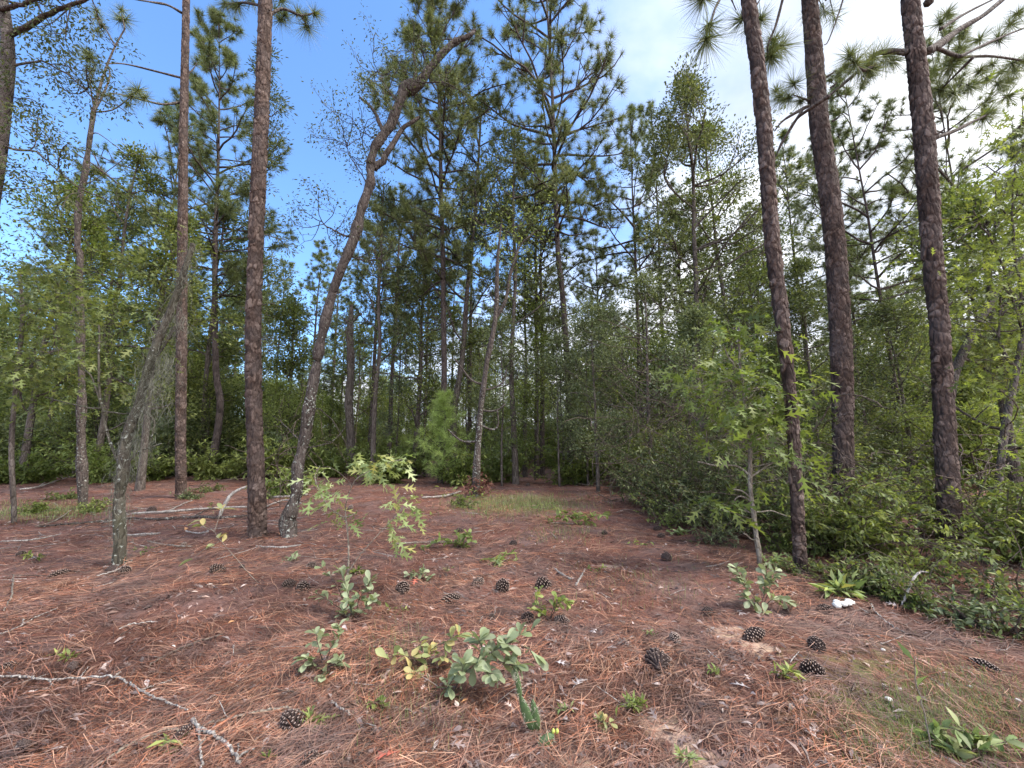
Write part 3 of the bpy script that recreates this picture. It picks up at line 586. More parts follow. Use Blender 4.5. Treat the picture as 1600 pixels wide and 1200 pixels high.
# thin knobbly pine at left
def thin_pine():
    b = G(130, 795); Y = b[1]; root = thing('pine_tree', b, 'thin knobbly pine left of the moss-hung oak, forking into bent twigs at top', 'pine tree')
    pts = [(130, 800), (129, 750), (127, 704), (127, 650), (128, 602), (125, 500), (125, 400), (121, 388), (123, 320), (133, 270), (140, 219), (147, 169)]
    P = px_path(pts, Y) - b; tb = MB(); rs = np.random.default_rng(5); sp = smooth_path(P, 90)
    tb.tube(sp, (np.interp(np.arange(90), [0, 30, 89], [.10, .075, .055])) * wob(rs, 90, .16, 3), 12); tb.build('trunk', M_LICH, root)
    lb = MB(); C, D = [], []
    for pth, r0 in (([(147, 169), (158, 130), (168, 100), (180, 72), (195, 45)], .035), ([(147, 169), (142, 140), (140, 105)], .025), ([(148, 172), (160, 150), (172, 118), (166, 98)], .03), ([(195, 45), (192, 30), (190, 20)], .02), ([(180, 72), (165, 45), (150, 20)], .02), ([(147, 175), (175, 172), (200, 155), (212, 143)], .02), ([(143, 210), (152, 208), (170, 220), (195, 240)], .015), ([(146, 140), (155, 145), (182, 155)], .015), ([(130, 290), (150, 280), (185, 255), (205, 240), (230, 246)], .012)):
        q = smooth_path(px_path(pth, Y, .2) - b, 10); lm = MB(); lm.tube(q, np.linspace(r0, r0 * .5, 10), 6); lm.build('limb', M_OAKB, root)
    for x, y in ((195, 30), (190, 15), (150, 15), (138, 92), (140, 110), (135, 80), (215, 140), (205, 150), (245, 245), (160, 40)):
        C.append(at(x, y, Y + .2) - b); D.append([rs.normal(0, .3), 0, .4])
    nb = MB(); needles(nb, C, D, .42, 150, .012, 0, rs, .22, .3, .1); nb.build('crown', M_NEEDLE, root, smooth=False)
thin_pine()
# leaning lichened oak
def leaning_oak():
    b = G(455, 838); Y = b[1]; root = thing('oak_tree', b, 'dark leaning oak trunk speckled with white lichen, curving right to a broken top', 'oak tree')
    pts = [(454, 845), (457, 800), (463, 740), (474, 680), (487, 600), (497, 540), (519, 460), (545, 400), (565, 340), (577, 290), (583, 250), (600, 205), (625, 155), (640, 138), (665, 112), (700, 76), (728, 62), (745, 46)]
    w_ = [28, 23, 21, 19, 17, 16, 16, 16, 16, 15, 14, 13, 15, 21, 14, 10, 8, 5]
    P = px_path(pts, Y, .8) - b; r = np.array([wid(a, p + b) / 2 for a, p in zip(w_, P)]); K = 160
    sp = smooth_path(P, K); rr = np.interp(np.linspace(0, len(P) - 1, K), np.arange(len(P)), r); rs = np.random.default_rng(4)
    rr = rr * wob(rs, K, .15, 3); tb = MB(); tb.tube(sp + .035 * np.stack([wob(rs, K, 1, 7) - 1 for _ in range(3)], 1), rr, 18)
    tb.build('trunk', [M_LICH2], root); lb = MB(); tips = []
    for pth, r0, lv in (([(600, 208), (592, 190), (580, 168), (563, 152)], .045, 0), ([(584, 262), (600, 250), (613, 225), (630, 200), (657, 183)], .07, 0), ([(545, 370), (520, 360), (500, 345)], .02, 1), ([(578, 290), (550, 250), (540, 225)], .012, 1), ([(620, 160), (600, 130), (590, 110)], .012, 1), ([(640, 140), (650, 110), (645, 80)], .02, 1),
                        ([(480, 640), (500, 640), (525, 665), (545, 700)], .012, 0), ([(480, 700), (520, 690), (540, 665)], .012, 0), ([(470, 690), (440, 660), (425, 650)], .01, 0), ([(540, 400), (575, 407), (610, 405)], .018, 1), ([(650, 130), (700, 130), (730, 150)], .015, 1), ([(595, 215), (570, 210), (550, 190)], .012, 1), ([(700, 76), (720, 40)], .012, 0)):
        q = smooth_path(px_path(pth, Y + .5, .2) - b, 10); q += rs.normal(0, .008, q.shape); lm = MB(); lm.tube(q, np.linspace(r0, r0 * .45, 10), 7); lm.build('limb', M_LICH, root)
        if lv:
            for j in range(9): grow(rs, lb, tips, q[rs.integers(2, 10)], rs.normal(0, 1, 3) + [0, 0, .3], .65, .008, 1, .8, .1, (2, 4), 4, .25)
    lb.build('twigs', M_LICH, root); fb = MB(); C = np.array([p for p, _ in tips]); C = C[rs.uniform(0, 1, len(C)) < .8]
    cluster_leaves(fb, T_OBL, C, 10, .08, .05, 0, rs); fb.build('crown', M_DARK, root, smooth=False)
leaning_oak()
def tube_tree(name, label, cat, base, paths, matr, Yoff=0, extra=None, dY=0, jit=.006, seed=1, group=None):
    b = G(*base); root = thing(name, b, label, cat, group); tb = MB(); rs = np.random.default_rng(seed); qs = []
    for pth in paths:
        P = np.array([at(x, y, b[1] + dY * i / len(pth)) for i, (x, y, _) in enumerate(pth)]); r = [wid(c, p) / 2 for (_, _, c), p in zip(pth, P)]
        k = max(10, len(pth) * 6); sp = smooth_path(P - b, k); sp += jit * 2 * np.stack([wob(rs, k, 1, 4) - 1 for _ in range(3)], 1); qs.append(sp)
        tb.tube(sp, np.interp(np.linspace(0, len(pth) - 1, k), np.arange(len(pth)), r) * wob(rs, k, .10, 3), 12)
    tb.build('trunk', matr, root); return root, b, qs, rs
# moss-hung leaning oak
def mossy_oak():
    root, b, qs, rs = tube_tree('oak_tree', 'grey leaning oak hung with Spanish moss beside the slim dark pine', 'oak tree', (181, 884),
        [[(181, 890, 24), (185, 820, 21), (188, 760, 22), (194, 700, 20), (212, 640, 19), (232, 575, 17), (258, 510, 14), (285, 440, 11), (300, 380, 8)], [(205, 655, 8), (222, 640, 6), (240, 660, 4), (235, 700, 3)], [(190, 730, 6), (160, 640, 5), (157, 560, 4), (155, 510, 3)], [(157, 640, 4), (120, 634, 3), (70, 622, 2)], [(160, 640, 4), (150, 600, 3), (130, 575, 2)], [(160, 645, 3), (200, 647, 2.5)], [(188, 735, 4), (215, 705, 3), (250, 695, 2)], [(200, 660, 4), (185, 665, 3), (160, 675, 2)]], M_MOSSB, seed=6)
    sp = qs[0]; mb = MB(); n = 1500
    i = rs.integers(2, len(sp) - 1, n); P = sp[i] + rs.normal(0, .04, (n, 3)); P[:, 2] += rs.uniform(-.1, .1, n)
    Ls = rs.uniform(.03, .20, n) * (1 + 1.6 * (rs.uniform(0, 1, n) < .15)); hang(mb, P, Ls, .004, rs)
    for x, y, m_, l in ((245, 590, 110, .30), (262, 560, 130, .4), (228, 640, 110, .35), (218, 690, 130, .42), (280, 500, 90, .3), (255, 620, 60, .45), (236, 610, 70, .25), (190, 740, 80, .2)):
        P = at(x, y, b[1]) - b + rs.normal(0, .07, (m_, 3)); hang(mb, P, rs.uniform(.15, 1, m_) * l, .0035, rs)
    mb.build('hanging_moss', M_MOSS, root, smooth=False)
    lb = MB(); C = [at(x, y, b[1] - .1) - b for x, y in ((60, 500), (100, 520), (150, 545), (40, 560), (110, 600), (180, 560), (20, 440), (70, 440), (135, 500), (210, 470), (150, 460), (90, 560), (40, 620), (200, 520))]
    cluster_leaves(lb, T_LOBE, C, 16, .2, .13, 0, rs, up=1.6, roll=.5); lb.build('crown', M_OAK, root, smooth=False)
def hang(mb, P, Ls, wd, rs):
    n = len(P); k = 5; t = np.linspace(0, 1, k); ph = rs.uniform(0, 6.28, (n, 1)); am = .05 * rs.uniform(.3, 1.8, (n, 1)); sw = rs.normal(0, .22, (n, 2))
    X = P[:, 0:1] + am * np.sin(ph + t * 9) * t + sw[:, 0:1] * t * Ls[:, None]; Yy = P[:, 1:2] + am * np.cos(ph + t * 8) * t + sw[:, 1:2] * t * Ls[:, None]; Z = P[:, 2:3] - t * Ls[:, None]
    C = np.stack([X, Yy, Z], -1); a = rs.uniform(0, 3.14, n); s = np.stack([np.cos(a), np.sin(a), a * 0], -1)[:, None] * wd / 2 * (1 - .6 * t)[None, :, None]
    V = np.stack([C + s, C - s], 2).reshape(-1, 3); bb = np.arange(n)[:, None, None] * (2 * k); j = np.arange(k - 1)[None, :, None] * 2
    mb.add(V, (bb + j + np.array([0, 1, 3, 2])[None, None]).reshape(-1, 4))
mossy_oak()
# forked lichen trunk in the middle
def forked_oak():
    root, b, qs, rs = tube_tree('oak_tree', 'pale lichened trunk in the middle of the picture that forks into a narrow Y', 'oak tree', (745, 775),
        [[(744, 778, 13), (746, 720, 11), (750, 660, 10), (757, 595, 9), (765, 545, 8), (774, 490, 7), (776, 430, 6), (779, 385, 4), (782, 350, 2)], [(772, 500, 7), (790, 470, 6), (798, 425, 5), (812, 385, 3), (836, 362, 2)], [(757, 600, 4), (735, 592, 3), (712, 562, 2)], [(752, 640, 4), (775, 642, 3), (790, 630, 2)], [(752, 665, 3), (775, 670, 3), (778, 640, 2)], [(750, 690, 4), (722, 690, 3), (700, 672, 2)], [(755, 610, 3), (785, 600, 2.5), (792, 575, 2)]], M_LICH2, seed=8)
    lb = MB(); C = rs.normal(0, .16, (90, 3)); C[:, 2] = np.abs(C[:, 2]) * 1.3 + .1; cluster_leaves(lb, T_LOBE, C, 4, .06, .10, 0, rs); lb.build('dead_leaves', M_BROWNLEAF, root, smooth=False)
    fb = MB(); C = [at(x, y, b[1] + .3) - b for x, y in zip(rs.normal(800, 45, 60), rs.normal(370, 55, 60))]
    cluster_leaves(fb, T_OBL, C, 12, .22, .09, 0, rs); C = [at(x, y, b[1] - .3) - b for x, y in zip(rs.normal(725, 22, 16), rs.normal(775, 10, 16))]; cluster_leaves(fb, T_OBL, C, 8, .12, .09, 0, rs); fb.build('crown', M_GREEN2, root, smooth=False)
forked_oak()
tube_tree('dead_snag', 'dark broken dead pine snag with a jagged stub top behind the leaning oak', 'dead tree', (547, 738),
    [[(547, 742, 16), (547, 640, 15), (546, 570, 13), (547, 520, 11), (548, 490, 8), (551, 475, 3)], [(547, 508, 7), (556, 497, 5), (564, 490, 3)], [(547, 506, 6), (538, 498, 3)]], M_OAKB, seed=9, jit=.02)

# ------------------------------------------------------------------ mid-distance trees placed one by one
def mid_pine(px, Y, top, w_, label, seed, cb=.45, cr_=2.6, **k):
    b = gx(px, Y); cr_ *= 1.45; k['k'] = int(k.get('k', 46) * 1.35); k.setdefault('twig', 6); k.setdefault('dens', .85); k.setdefault('nl', .31); cb *= .9; H = at(px, top, Y)[2]; p = at(px, 400, Y)
    return pine_tree('pine_tree', b, H, wid(w_, p) / 2 * .85, cb, cr_, label, 'pines standing behind the front trunks', seed, **k)
def mpath(pts, Y, b):
    P = [np.array([0, 0, -.1])]
    for x, y in pts: P.append(at(x, y, Y) - b)
    return P
b = gx(889, 14.0)
pine_tree('pine_tree', b, 22.5, .12, .40, 4.9, 'tall open-crowned pine right of centre, its crown reaching the top edge', 'pines standing behind the front trunks', 101, k=95, wd=.012, nl=.34, dens=1.25, twig=9,
          path=mpath([(891, 670), (885, 545), (878, 450), (872, 398), (868, 300), (864, 169), (857, 50), (851, -60), (846, -130)], 14.0, b))
b = gx(692, 14.6)
pine_tree('pine_tree', b, 23, .115, .33, 3.8, 'dense dark pine behind the broken top of the leaning oak', 'pines standing behind the front trunks', 102, k=95, wd=.012, nl=.34, dens=1.4, twig=9,
          path=mpath([(694, 600), (693, 500), (692, 398), (689, 304), (686, 152), (672, 40), (664, -45), (658, -110)], 14.6, b))
b = gx(343, 15)
pine_tree('pine_tree', b, 17.0, .13, .40, 3.2, 'pine seen between the slim dark trunk and the stout straight trunk', 'pines standing behind the front trunks', 103, k=85, wd=.013, nl=.32, dens=1.1, twig=7,
          path=mpath([(344, 640), (337, 570), (336, 400), (341, 250), (343, 100), (341, 25)], 15, b))
mid_pine(1000, 17, 190, 8, 'flat-topped pine right of the open-crowned pine', 104, .52, 2.6, k=50, wd=.014)
mid_pine(1038, 20, 170, 7, 'thin pine just right of the flat-topped pine', 105, .55, 2.4, k=46, wd=.016)
mid_pine(846, 19, 300, 9, 'gnarled short pine left of the open-crowned pine, with low curved limbs', 106, .35, 2.8, k=46, wd=.015)
mid_pine(232, 19, 165, 8, 'olive-green pine between the thin knobbly pine and the slim dark trunk', 107, .45, 3.3, k=50, wd=.015, needle=M_NEEDLE_Y)
mid_pine(485, 27, 380, 6, 'slender young pine in the sky gap right of the stout straight trunk', 108, .30, 1.8, k=40, wd=.02)
mid_pine(583, 21, 330, 8, 'left one of the two thin pines between dead snag and young fluffy pine', 109, .5, 2.0, k=46, wd=.017)
mid_pine(612, 20, 300, 8, 'right one of the two thin pines between dead snag and young fluffy pine', 110, .5, 2.0, k=46, wd=.017)
mid_pine(1405, 14, 120, 9, 'dark pine seen between the thickest trunk and the crooked-limbed trunk', 111, .42, 2.2, k=56, wd=.013, lean=(-.03, 0))
mid_pine(1345, 17, 185, 8, 'pine seen just right of the thickest right-hand trunk', 112, .45, 2.0, k=50, wd=.014)
mid_pine(1262, 19, 210, 8, 'pine filling the gap between slanting trunk and thickest trunk', 113, .4, 2.3, k=50, wd=.015)
mid_pine(1545, 13, 60, 9, 'pine behind the leafy oak at the right edge', 114, .4, 2.6, k=56, wd=.013)
mid_pine(735, 22, 300, 8, 'pine in the background just left of the forked lichened trunk', 115, .5, 2.2, k=46, wd=.017)
mid_pine(655, 23, 330, 8, 'pine in the background above the young fluffy pine', 116, .5, 2.4, k=46, wd=.017)
mid_pine(940, 24, 360, 7, 'pine between open-crowned pine and flat-topped pine, farther back', 117, .5, 2.6, k=46, wd=.018)
mid_pine(520, 33, 400, 7, 'small far pine seen behind the leaning oak trunk', 118, .4, 2.2, k=40, wd=.022)
def mid_oak(px, Y, top, label, seed, group='oaks standing behind the front trunks', **k):
    b = gx(px, Y); H = at(px, top, Y)[2]; a = dict(T=T_DIAM, leafsz=.10, per=18, spread=.26, limbs=16, lv=1); a.update(k)
    cr_ = a.pop('cr', 2.2) * (1.35 if px != 415 else 1); cb = a.pop('cb', .35) * .85; a['per'] = int(a['per'] * 1.35); a['spread'] *= .85; r0 = a.pop('r0', .10)
    return leafy_tree('oak_tree', b, H, r0, cb, cr_, label, group, seed, **a)
mid_oak(712, 15.5, 140, 'tall laurel oak between dark pine and open-crowned pine, small dark leaves', 201, cr=3.3, cb=.38, limbs=22, lean=(.06, 0), leafsz=.10, per=16, spread=.22, leaf=M_DARK, r0=.13, lv=2, kids=(2, 3))
mid_oak(806, 13.5, 205, 'slimmer laurel oak overlapping the open-crowned pine from the left', 202, cr=2.0, cb=.5, limbs=16, leaf=M_DARK, per=14, lv=2, kids=(2, 3), leafsz=.10)
mid_oak(1085, 13, 105, 'tall airy oak left of the slanting pine trunk', 203, cr=3.0, cb=.38, limbs=26, leaf=M_DARK, per=26, lv=2, kids=(2, 3), leafsz=.10, lean=(.05, 0), r0=.12)
mid_oak(1140, 15, 190, 'broad oak behind the slanting pine trunk', 204, cr=2.6, cb=.35, limbs=24, leaf=M_OAK, per=22, lv=2, kids=(2, 3), leafsz=.11)
mid_oak(415, 9.5, 40, 'slim narrow-leaved oak peeping out behind the stout straight trunk', 205, cr=.9, cb=.5, limbs=22, leaf=M_DARK, T=T_NARROW, leafsz=.10, per=20, spread=.14, r0=.05, kids=(2, 3), path=mpath([(402, 700), (397, 500), (402, 300), (410, 180), (418, 60)], 9.5, gx(415, 9.5)))
mid_oak(165, 14, 235, 'bushy oak behind the thin knobbly pine', 206, cr=2.2, cb=.3, limbs=20, per=18, lv=2, kids=(2, 3), leafsz=.11)
mid_oak(60, 13, 290, 'bushy light-green oak at far left behind the front oak', 207, cr=2.2, cb=.25, limbs=20, per=18, lv=2, kids=(2, 3), leaf=M_OAKN, leafsz=.11)
mid_oak(240, 12, 330, 'leafy oak just left of the slim dark trunk', 208, cr=1.9, cb=.3, limbs=18, per=18, lv=2, kids=(2, 3), leafsz=.11)
mid_oak(330, 16, 330, 'leafy oak between slim dark trunk and stout straight trunk', 209, cr=2.0, cb=.3, limbs=18, per=18, lv=2, kids=(2, 3), leafsz=.12)
mid_oak(450, 17, 470, 'low oak right of the stout straight trunk', 210, cr=1.6, cb=.2, limbs=16, per=16, lv=2, kids=(2, 3), leafsz=.12)
mid_oak(590, 15, 290, 'oak with airy crown right of the leaning oak', 211, cr=1.7, cb=.45, limbs=16, per=12, lv=2, kids=(2, 3), leaf=M_DARK, leafsz=.10)
mid_oak(650, 16, 400, 'oak directly behind the young fluffy pine', 212, cr=1.8, cb=.25, limbs=16, per=16, lv=2, kids=(2, 3), leafsz=.11)
mid_oak(820, 18, 400, 'oak at the far end of the red path', 213, cr=1.9, cb=.3, limbs=16, per=14, lv=2, kids=(2, 3), leaf=M_GREEN2, leafsz=.11)
mid_oak(1010, 11, 430, 'grey-green small tree tangled with vines left of the oak sapling', 214, cr=1.7, cb=.25, limbs=20, per=16, lv=2, kids=(2, 3), leaf=M_GREY, leafsz=.065, spread=.2, r0=.06)
mid_oak(930, 11.5, 480, 'grey-green small tree beside the red path', 215, cr=1.3, cb=.25, limbs=18, per=16, lv=2, kids=(2, 3), leaf=M_GREY, leafsz=.065, spread=.2, r0=.05)
mid_oak(1265, 12, 410, 'dense dark holly-like tree between slanting trunk and thickest trunk', 216, cr=1.4, cb=.12, limbs=26, per=22, lv=2, kids=(2, 3), leaf=M_DARK, leafsz=.08, spread=.2, r0=.06)
mid_oak(1410, 13, 470, 'dark bushy tree between the two rightmost pine trunks', 217, cr=2.0, cb=.12, limbs=22, per=18, lv=2, kids=(2, 3), leaf=M_DARK, leafsz=.08, r0=.06)
mid_oak(1560, 9.0, 300, 'green oak behind the right edge foliage', 218, cr=2.0, cb=.2, limbs=20, per=18, lv=2, kids=(2, 3), leafsz=.11)
mid_oak(1100, 8.6, 480, 'tangled small tree directly behind the oak sapling', 219, cr=1.1, cb=.2, limbs=20, per=14, lv=2, kids=(2, 3), leaf=M_GREY, leafsz=.07, spread=.16, r0=.05)

# front oaks at the edges, lobed leaves
def edge_oak(label, base, Y, path, limbs, C, seed, leaf, n=14, sz=.13, spread=.22, T=T_LOBE, bark=M_OAKB):
    b = np.array([base[0], Y, float(hgt(base[0], Y))]); root = thing('oak_tree', b, label, 'oak tree'); tb = MB(); rs = np.random.default_rng(seed)
    P = np.array([b - b + [0, 0, -.1]] + [at(x, y, Y) - b for x, y, _ in path]); r = [wid(path[0][2], at(*path[0][:2], Y)) / 2 * 1.1] + [wid(c, at(x, y, Y)) / 2 for x, y, c in path]
    sp = smooth_path(P, 50); tb.tube(sp, np.interp(np.linspace(0, len(P) - 1, 50), np.arange(len(P)), r), 12); tb.build('trunk', bark, root)
    lb = MB(); tips = []
    for pth, r0, dY in limbs:
        q = smooth_path(px_path(pth, Y, dY) - b, 14); q += rs.normal(0, .012, q.shape); lm = MB(); lm.tube(q, np.linspace(r0, r0 * .4, 14), 7); lm.build('limb', bark, root)
        for j in range(6): grow(rs, lb, tips, q[rs.integers(3, 14)], rs.normal(0, 1, 3) + [0, 0, .2], .7, .012, 1, .7, .1, (2, 4), 4, .25)
    lb.build('twigs', bark, root); fb = MB(); cc = [p for p, _ in tips]
    for x, y, sx, sy, m_, dY in C:
        for _ in range(m_):
            a = at(rs.normal(x, sx), rs.normal(y, sy), Y + dY + rs.normal(0, .35)); cc.append(a - b)
            if rs.uniform() < .5: lb2.tube(np.array([a - b, a - b + rs.normal(0, .25, 3)]), [.006, .003], 4, cap=False) if False else None
    cluster_leaves(fb, T, cc, n, spread, sz, 0, rs, up=1.3, roll=.7); fb.build('crown', leaf, root, smooth=False); return root
bL = at(-110, 850, 6.2)
edge_oak('old reddish oak trunk at the top left corner with heavy dark limbs', bL, 6.2, [(-75, 640, 26), (-50, 500, 26), (-18, 350, 26), (-2, 250, 26), (6, 170, 27), (12, 100, 27), (10, 40, 22), (0, -30, 18), (-10, -120, 12)],
         [([(10, 55), (40, 42), (75, 22), (110, 8), (150, -8)], .055, -.4), ([(-20, 20), (30, 8), (90, -12)], .05, -.4), ([(12, 110), (60, 95), (110, 120), (150, 160)], .022, .4), ([(10, 230), (60, 240), (85, 262), (130, 300)], .02, .3), ([(10, 160), (-20, 120)], .04, 0)],
         [(70, 70, 45, 35, 40, .2), (30, 250, 45, 50, 46, .2), (100, 140, 30, 50, 16, .4), (40, 380, 40, 50, 26, .3), (-40, 150, 30, 80, 20, 0)], 31, M_DARK, n=18, sz=.06, spread=.10, T=T_OBL)
bR = at(1552, 800, 6.0)
edge_oak('crooked brown young oak near the right edge, its wide crown hanging forward', np.array([at(1556, 820, 6.6)[0], 0, 0]), 6.6, [(1556, 815, 16), (1562, 740, 15), (1572, 660, 15), (1588, 580, 13), (1600, 520, 11), (1625, 450, 9)],
         [([(1590, 575), (1570, 555), (1560, 520), (1565, 480)], .03, 0), ([(1600, 520), (1560, 400), (1520, 330)], .02, -.6), ([(1600, 500), (1580, 350), (1590, 250)], .02, -.5)],
         [(1560, 300, 40, 55, 40, -.8), (1570, 420, 38, 60, 50, -.6), (1500, 450, 30, 25, 14, -1.0), (1570, 560, 35, 40, 22, -.5), (1550, 660, 36, 50, 24, -.6), (1520, 590, 20, 20, 5, -1.2), (1590, 230, 30, 40, 20, -.6)], 32, M_OAKN, n=6, sz=.125, spread=.14)
edge_oak('dark oak trunk arching right behind the crooked-limbed pine', np.array([at(1478, 760, 8)[0], 0, 0]), 8.0, [(1480, 740, 16), (1483, 650, 17), (1490, 590, 18), (1508, 545, 17), (1535, 495, 15), (1570, 440, 12), (1600, 400, 10)],
         [([(1500, 560), (1530, 570), (1560, 600)], .03, .4), ([(1508, 545), (1515, 500), (1510, 450)], .03, .4)], [(1560, 430, 40, 30, 22, .6), (1520, 480, 20, 30, 8, .6)], 33, M_OAK, n=10, sz=.12, spread=.2)
edge_oak('leafy young oak at the left edge with dark lobed leaves in front of the shade', np.array([at(20, 830, 7.5)[0], 0, 0]), 7.5, [(22, 800, 10), (18, 700, 10), (25, 600, 9), (35, 500, 8), (30, 420, 6)],
         [([(25, 600), (60, 560), (100, 545)], .02, -.3), ([(30, 520), (80, 470), (130, 450)], .02, -.3)], [(60, 470, 60, 40, 50, -.2), (110, 560, 60, 40, 34, .2), (40, 620, 45, 30, 28, .1), (200, 440, 30, 35, 16, .5)], 34, M_OAK, n=9, sz=.13, spread=.22)
# the leafy sapling
def sapling():
    root, b, qs, rs = tube_tree('oak_sapling', 'leafy turkey oak sapling with pale thin stem in front of the slanting pine', 'sapling', (1187, 884),
        [[(1188, 890, 9), (1184, 850, 8), (1176, 790, 7.5), (1171, 730, 7), (1172, 690, 6), (1163, 610, 5), (1156, 560, 4), (1154, 510, 3)], [(1170, 740, 4), (1150, 728, 3), (1115, 728, 3), (1090, 722, 2)], [(1172, 745, 4), (1190, 732, 3), (1208, 722, 2)], [(1158, 582, 3), (1142, 565, 2.5), (1132, 540, 2)], [(1174, 780, 3), (1160, 768, 2.5), (1135, 762, 2)], [(1175, 785, 3), (1158, 775, 2), (1143, 785, 2)], [(1180, 800, 3), (1205, 798, 2.5), (1228, 808, 2)], [(1180, 845, 3), (1160, 832, 2)], [(1163, 610, 3), (1200, 605, 2), (1225, 615, 1.5)], [(1172, 690, 3), (1205, 680, 2), (1235, 705, 1.5)], [(1160, 590, 3), (1120, 600, 2), (1085, 605, 1.5)], [(1165, 620, 3), (1190, 650, 2), (1215, 655, 1.5)]], M_TWIG, seed=41, jit=.004)
    C = []; 
    for x, y, sx, sy, m_ in ((1150, 520, 30, 22, 18), (1110, 590, 28, 18, 16), (1205, 600, 28, 20, 12), (1160, 640, 40, 22, 26), (1215, 680, 25, 18, 16), (1235, 735, 18, 14, 9), (1238, 605, 16, 14, 7), (1130, 640, 20, 14, 8), (1125, 790, 16, 16, 7), (1080, 605, 12, 12, 6), (1150, 690, 30, 14, 8), (1110, 560, 12, 12, 4)):
        for _ in range(m_): C.append(at(rs.normal(x, sx), rs.normal(y, sy), b[1] + rs.normal(-.05, .22)) - b)
    lb = MB(); C = np.array(C); cluster_leaves(lb, T_LOBE, C, 5, .085, .17, 0, rs, up=1.2, roll=.6, droop=-.6)
    lb.build('crown', M_OAKN, root, smooth=False); tb = MB(); stem = qs[0]
    for c in C[::2]:
        i = np.argmin(np.linalg.norm(stem - (c - [0, 0, .15]), axis=1)); m_ = (stem[i] + c) / 2 + rs.normal(0, .02, 3); tb.tube(np.array([stem[i], m_, c]), [.004, .003, .002], 4, cap=False)
    tb.build('twigs', M_TWIG, root)
sapling()
def young_pine():
    b = G(692, 757); rs = np.random.default_rng(3); root = thing('young_pine', b, 'small fluffy bright green young pine left of the forked lichened trunk', 'young pine'); H = at(690, 612, b[1])[2]
    tb = MB(); tb.tube(np.array([[0, 0, -.05], [.03, 0, H * .5], [0, 0, H * .92]]), [.05, .035, .012], 8); C, D = [], []
    for z in np.linspace(.10, .95, 11):
        for q in range(6):
            a = rs.uniform(0, 6.28); l = 1.35 * (1 - z) ** .7 * rs.uniform(.35, 1.15) + .08; p0 = np.array([0, 0, z * H]); p1 = p0 + np.array([math.cos(a) * l, math.sin(a) * l, l * rs.uniform(.15, .8)])
            tb.tube(np.array([p0, (p0 + p1) / 2 - [0, 0, .03], p1]), [.012, .009, .005], 4, cap=False)
            for t in (.35, .65, 1): C.append(p0 + (p1 - p0) * t); D.append((p1 - p0) + [0, 0, .4])
    tb.build('trunk', M_PINE2, root); nb = MB(); needles(nb, C, D, .26, 62, .009, 0, rs, .12, .7); nb.build('crown', M_SAPL, root, smooth=False)
young_pine()

# ------------------------------------------------------------------ the forest behind: copies of a few kinds, each tree its own object
LM = [(-400, 'left edge'), (128, 'thin knobbly pine'), (283, 'slim dark pine'), (400, 'stout straight pine'), (475, 'leaning lichened oak'), (750, 'forked lichened trunk'), (889, 'open-crowned pine'), (1240, 'slanting pine'), (1318, 'thickest pine'), (1480, 'crooked-limbed pine'), (2200, 'right edge')]
ORD = ['first', 'second', 'third', 'fourth', 'fifth', 'sixth', 'seventh', 'eighth', 'ninth', 'tenth', 'eleventh', 'twelfth', 'thirteenth', 'fourteenth', 'fifteenth', 'sixteenth', 'seventeenth', 'eighteenth', 'nineteenth', 'twentieth', 'twenty-first', 'twenty-second', 'twenty-third', 'twenty-fourth', 'twenty-fifth', 'twenty-sixth', 'twenty-seventh', 'twenty-eighth']
def gap(px):
    for i in range(len(LM) - 1):
        if px < LM[i + 1][0]: return LM[i][1] + ' and ' + LM[i + 1][1]
    return LM[-2][1] + ' and ' + LM[-1][1]
def pine_proto(seed, H, cb, cr_, k, wd, **kk):
    kk.setdefault('dens', .95)
    return reg(pine_tree('pine_tree', (0, 0, 0), H, .10, cb * .92, cr_ * 1.45, '', '', seed, k=int(k * 1.3), wd=wd, nl=.34, twig=6, **kk))
PP = [pine_proto(301, 14, .5, 1.9, 34, .020), pine_proto(302, 16, .55, 2.2, 34, .020), pine_proto(303, 13, .4, 2.2, 34, .020, needle=M_NEEDLE_Y), pine_proto(304, 17, .6, 1.8, 34, .020), pine_proto(305, 15, .45, 2.4, 34, .020, dens=1.2), pine_proto(306, 12, .35, 1.6, 34, .02, needle=M_NEEDLE_Y)]
def oak_proto(seed, H, cb, cr_, name='oak_tree', cat='oak tree', **k):
    a = dict(T=T_DIAM, leafsz=.15, per=16, spread=.34, limbs=22, lv=1); a.update(k); return reg(leafy_tree(name, (0, 0, 0), H, a.pop('r0', .08), cb, cr_ * 1.35, '', '', seed, cat=cat, **a))
OP = [oak_proto(311, 9, .3, 2.2, leaf=M_OAK), oak_proto(312, 7, .22, 1.9, leaf=M_OAKN), oak_proto(313, 11, .4, 2.4, leaf=M_DARK), oak_proto(314, 6, .15, 1.8, leaf=M_OAK), oak_proto(315, 8, .25, 2.0, leaf=M_GREEN2)]
SP = [oak_proto(321 + i, h, .08, r, 'understory_shrub', 'shrub', stems=3, limbs=9, leafsz=s, per=16, spread=.2, leaf=l, r0=.03, lv=1) for i, (h, r, s, l) in enumerate([(1.7, 1.1, .09, M_OAK), (1.3, 1.0, .09, M_OAKN), (2.2, 1.1, .10, M_GREEN2), (1.5, 1.2, .08, M_GREEN2), (1.9, 1.1, .08, M_GREY)])]
used = set(); queue = []
frs = np.random.default_rng(77)
def place(protos, px, Y, s, cls):
    if cls in ('mid', 'far', 'farthest') and protos is PP and 430 < px < 1010 and frs.uniform() < .22: return
    queue.append((protos[frs.integers(len(protos))], px, Y, s, cls))
for i in range(72):                     # second rank, 17-32 m
    Y = frs.uniform(17, 32); px = -150 + 1900 * ((i * .618034) % 1); s = frs.uniform(.8, 1.1)
    if 440 < px < 560: s *= .72
    if Y < 24 and 420 < px < 700: Y += 12
    place(PP if frs.uniform() < .55 else OP, px, Y, s, 'mid')
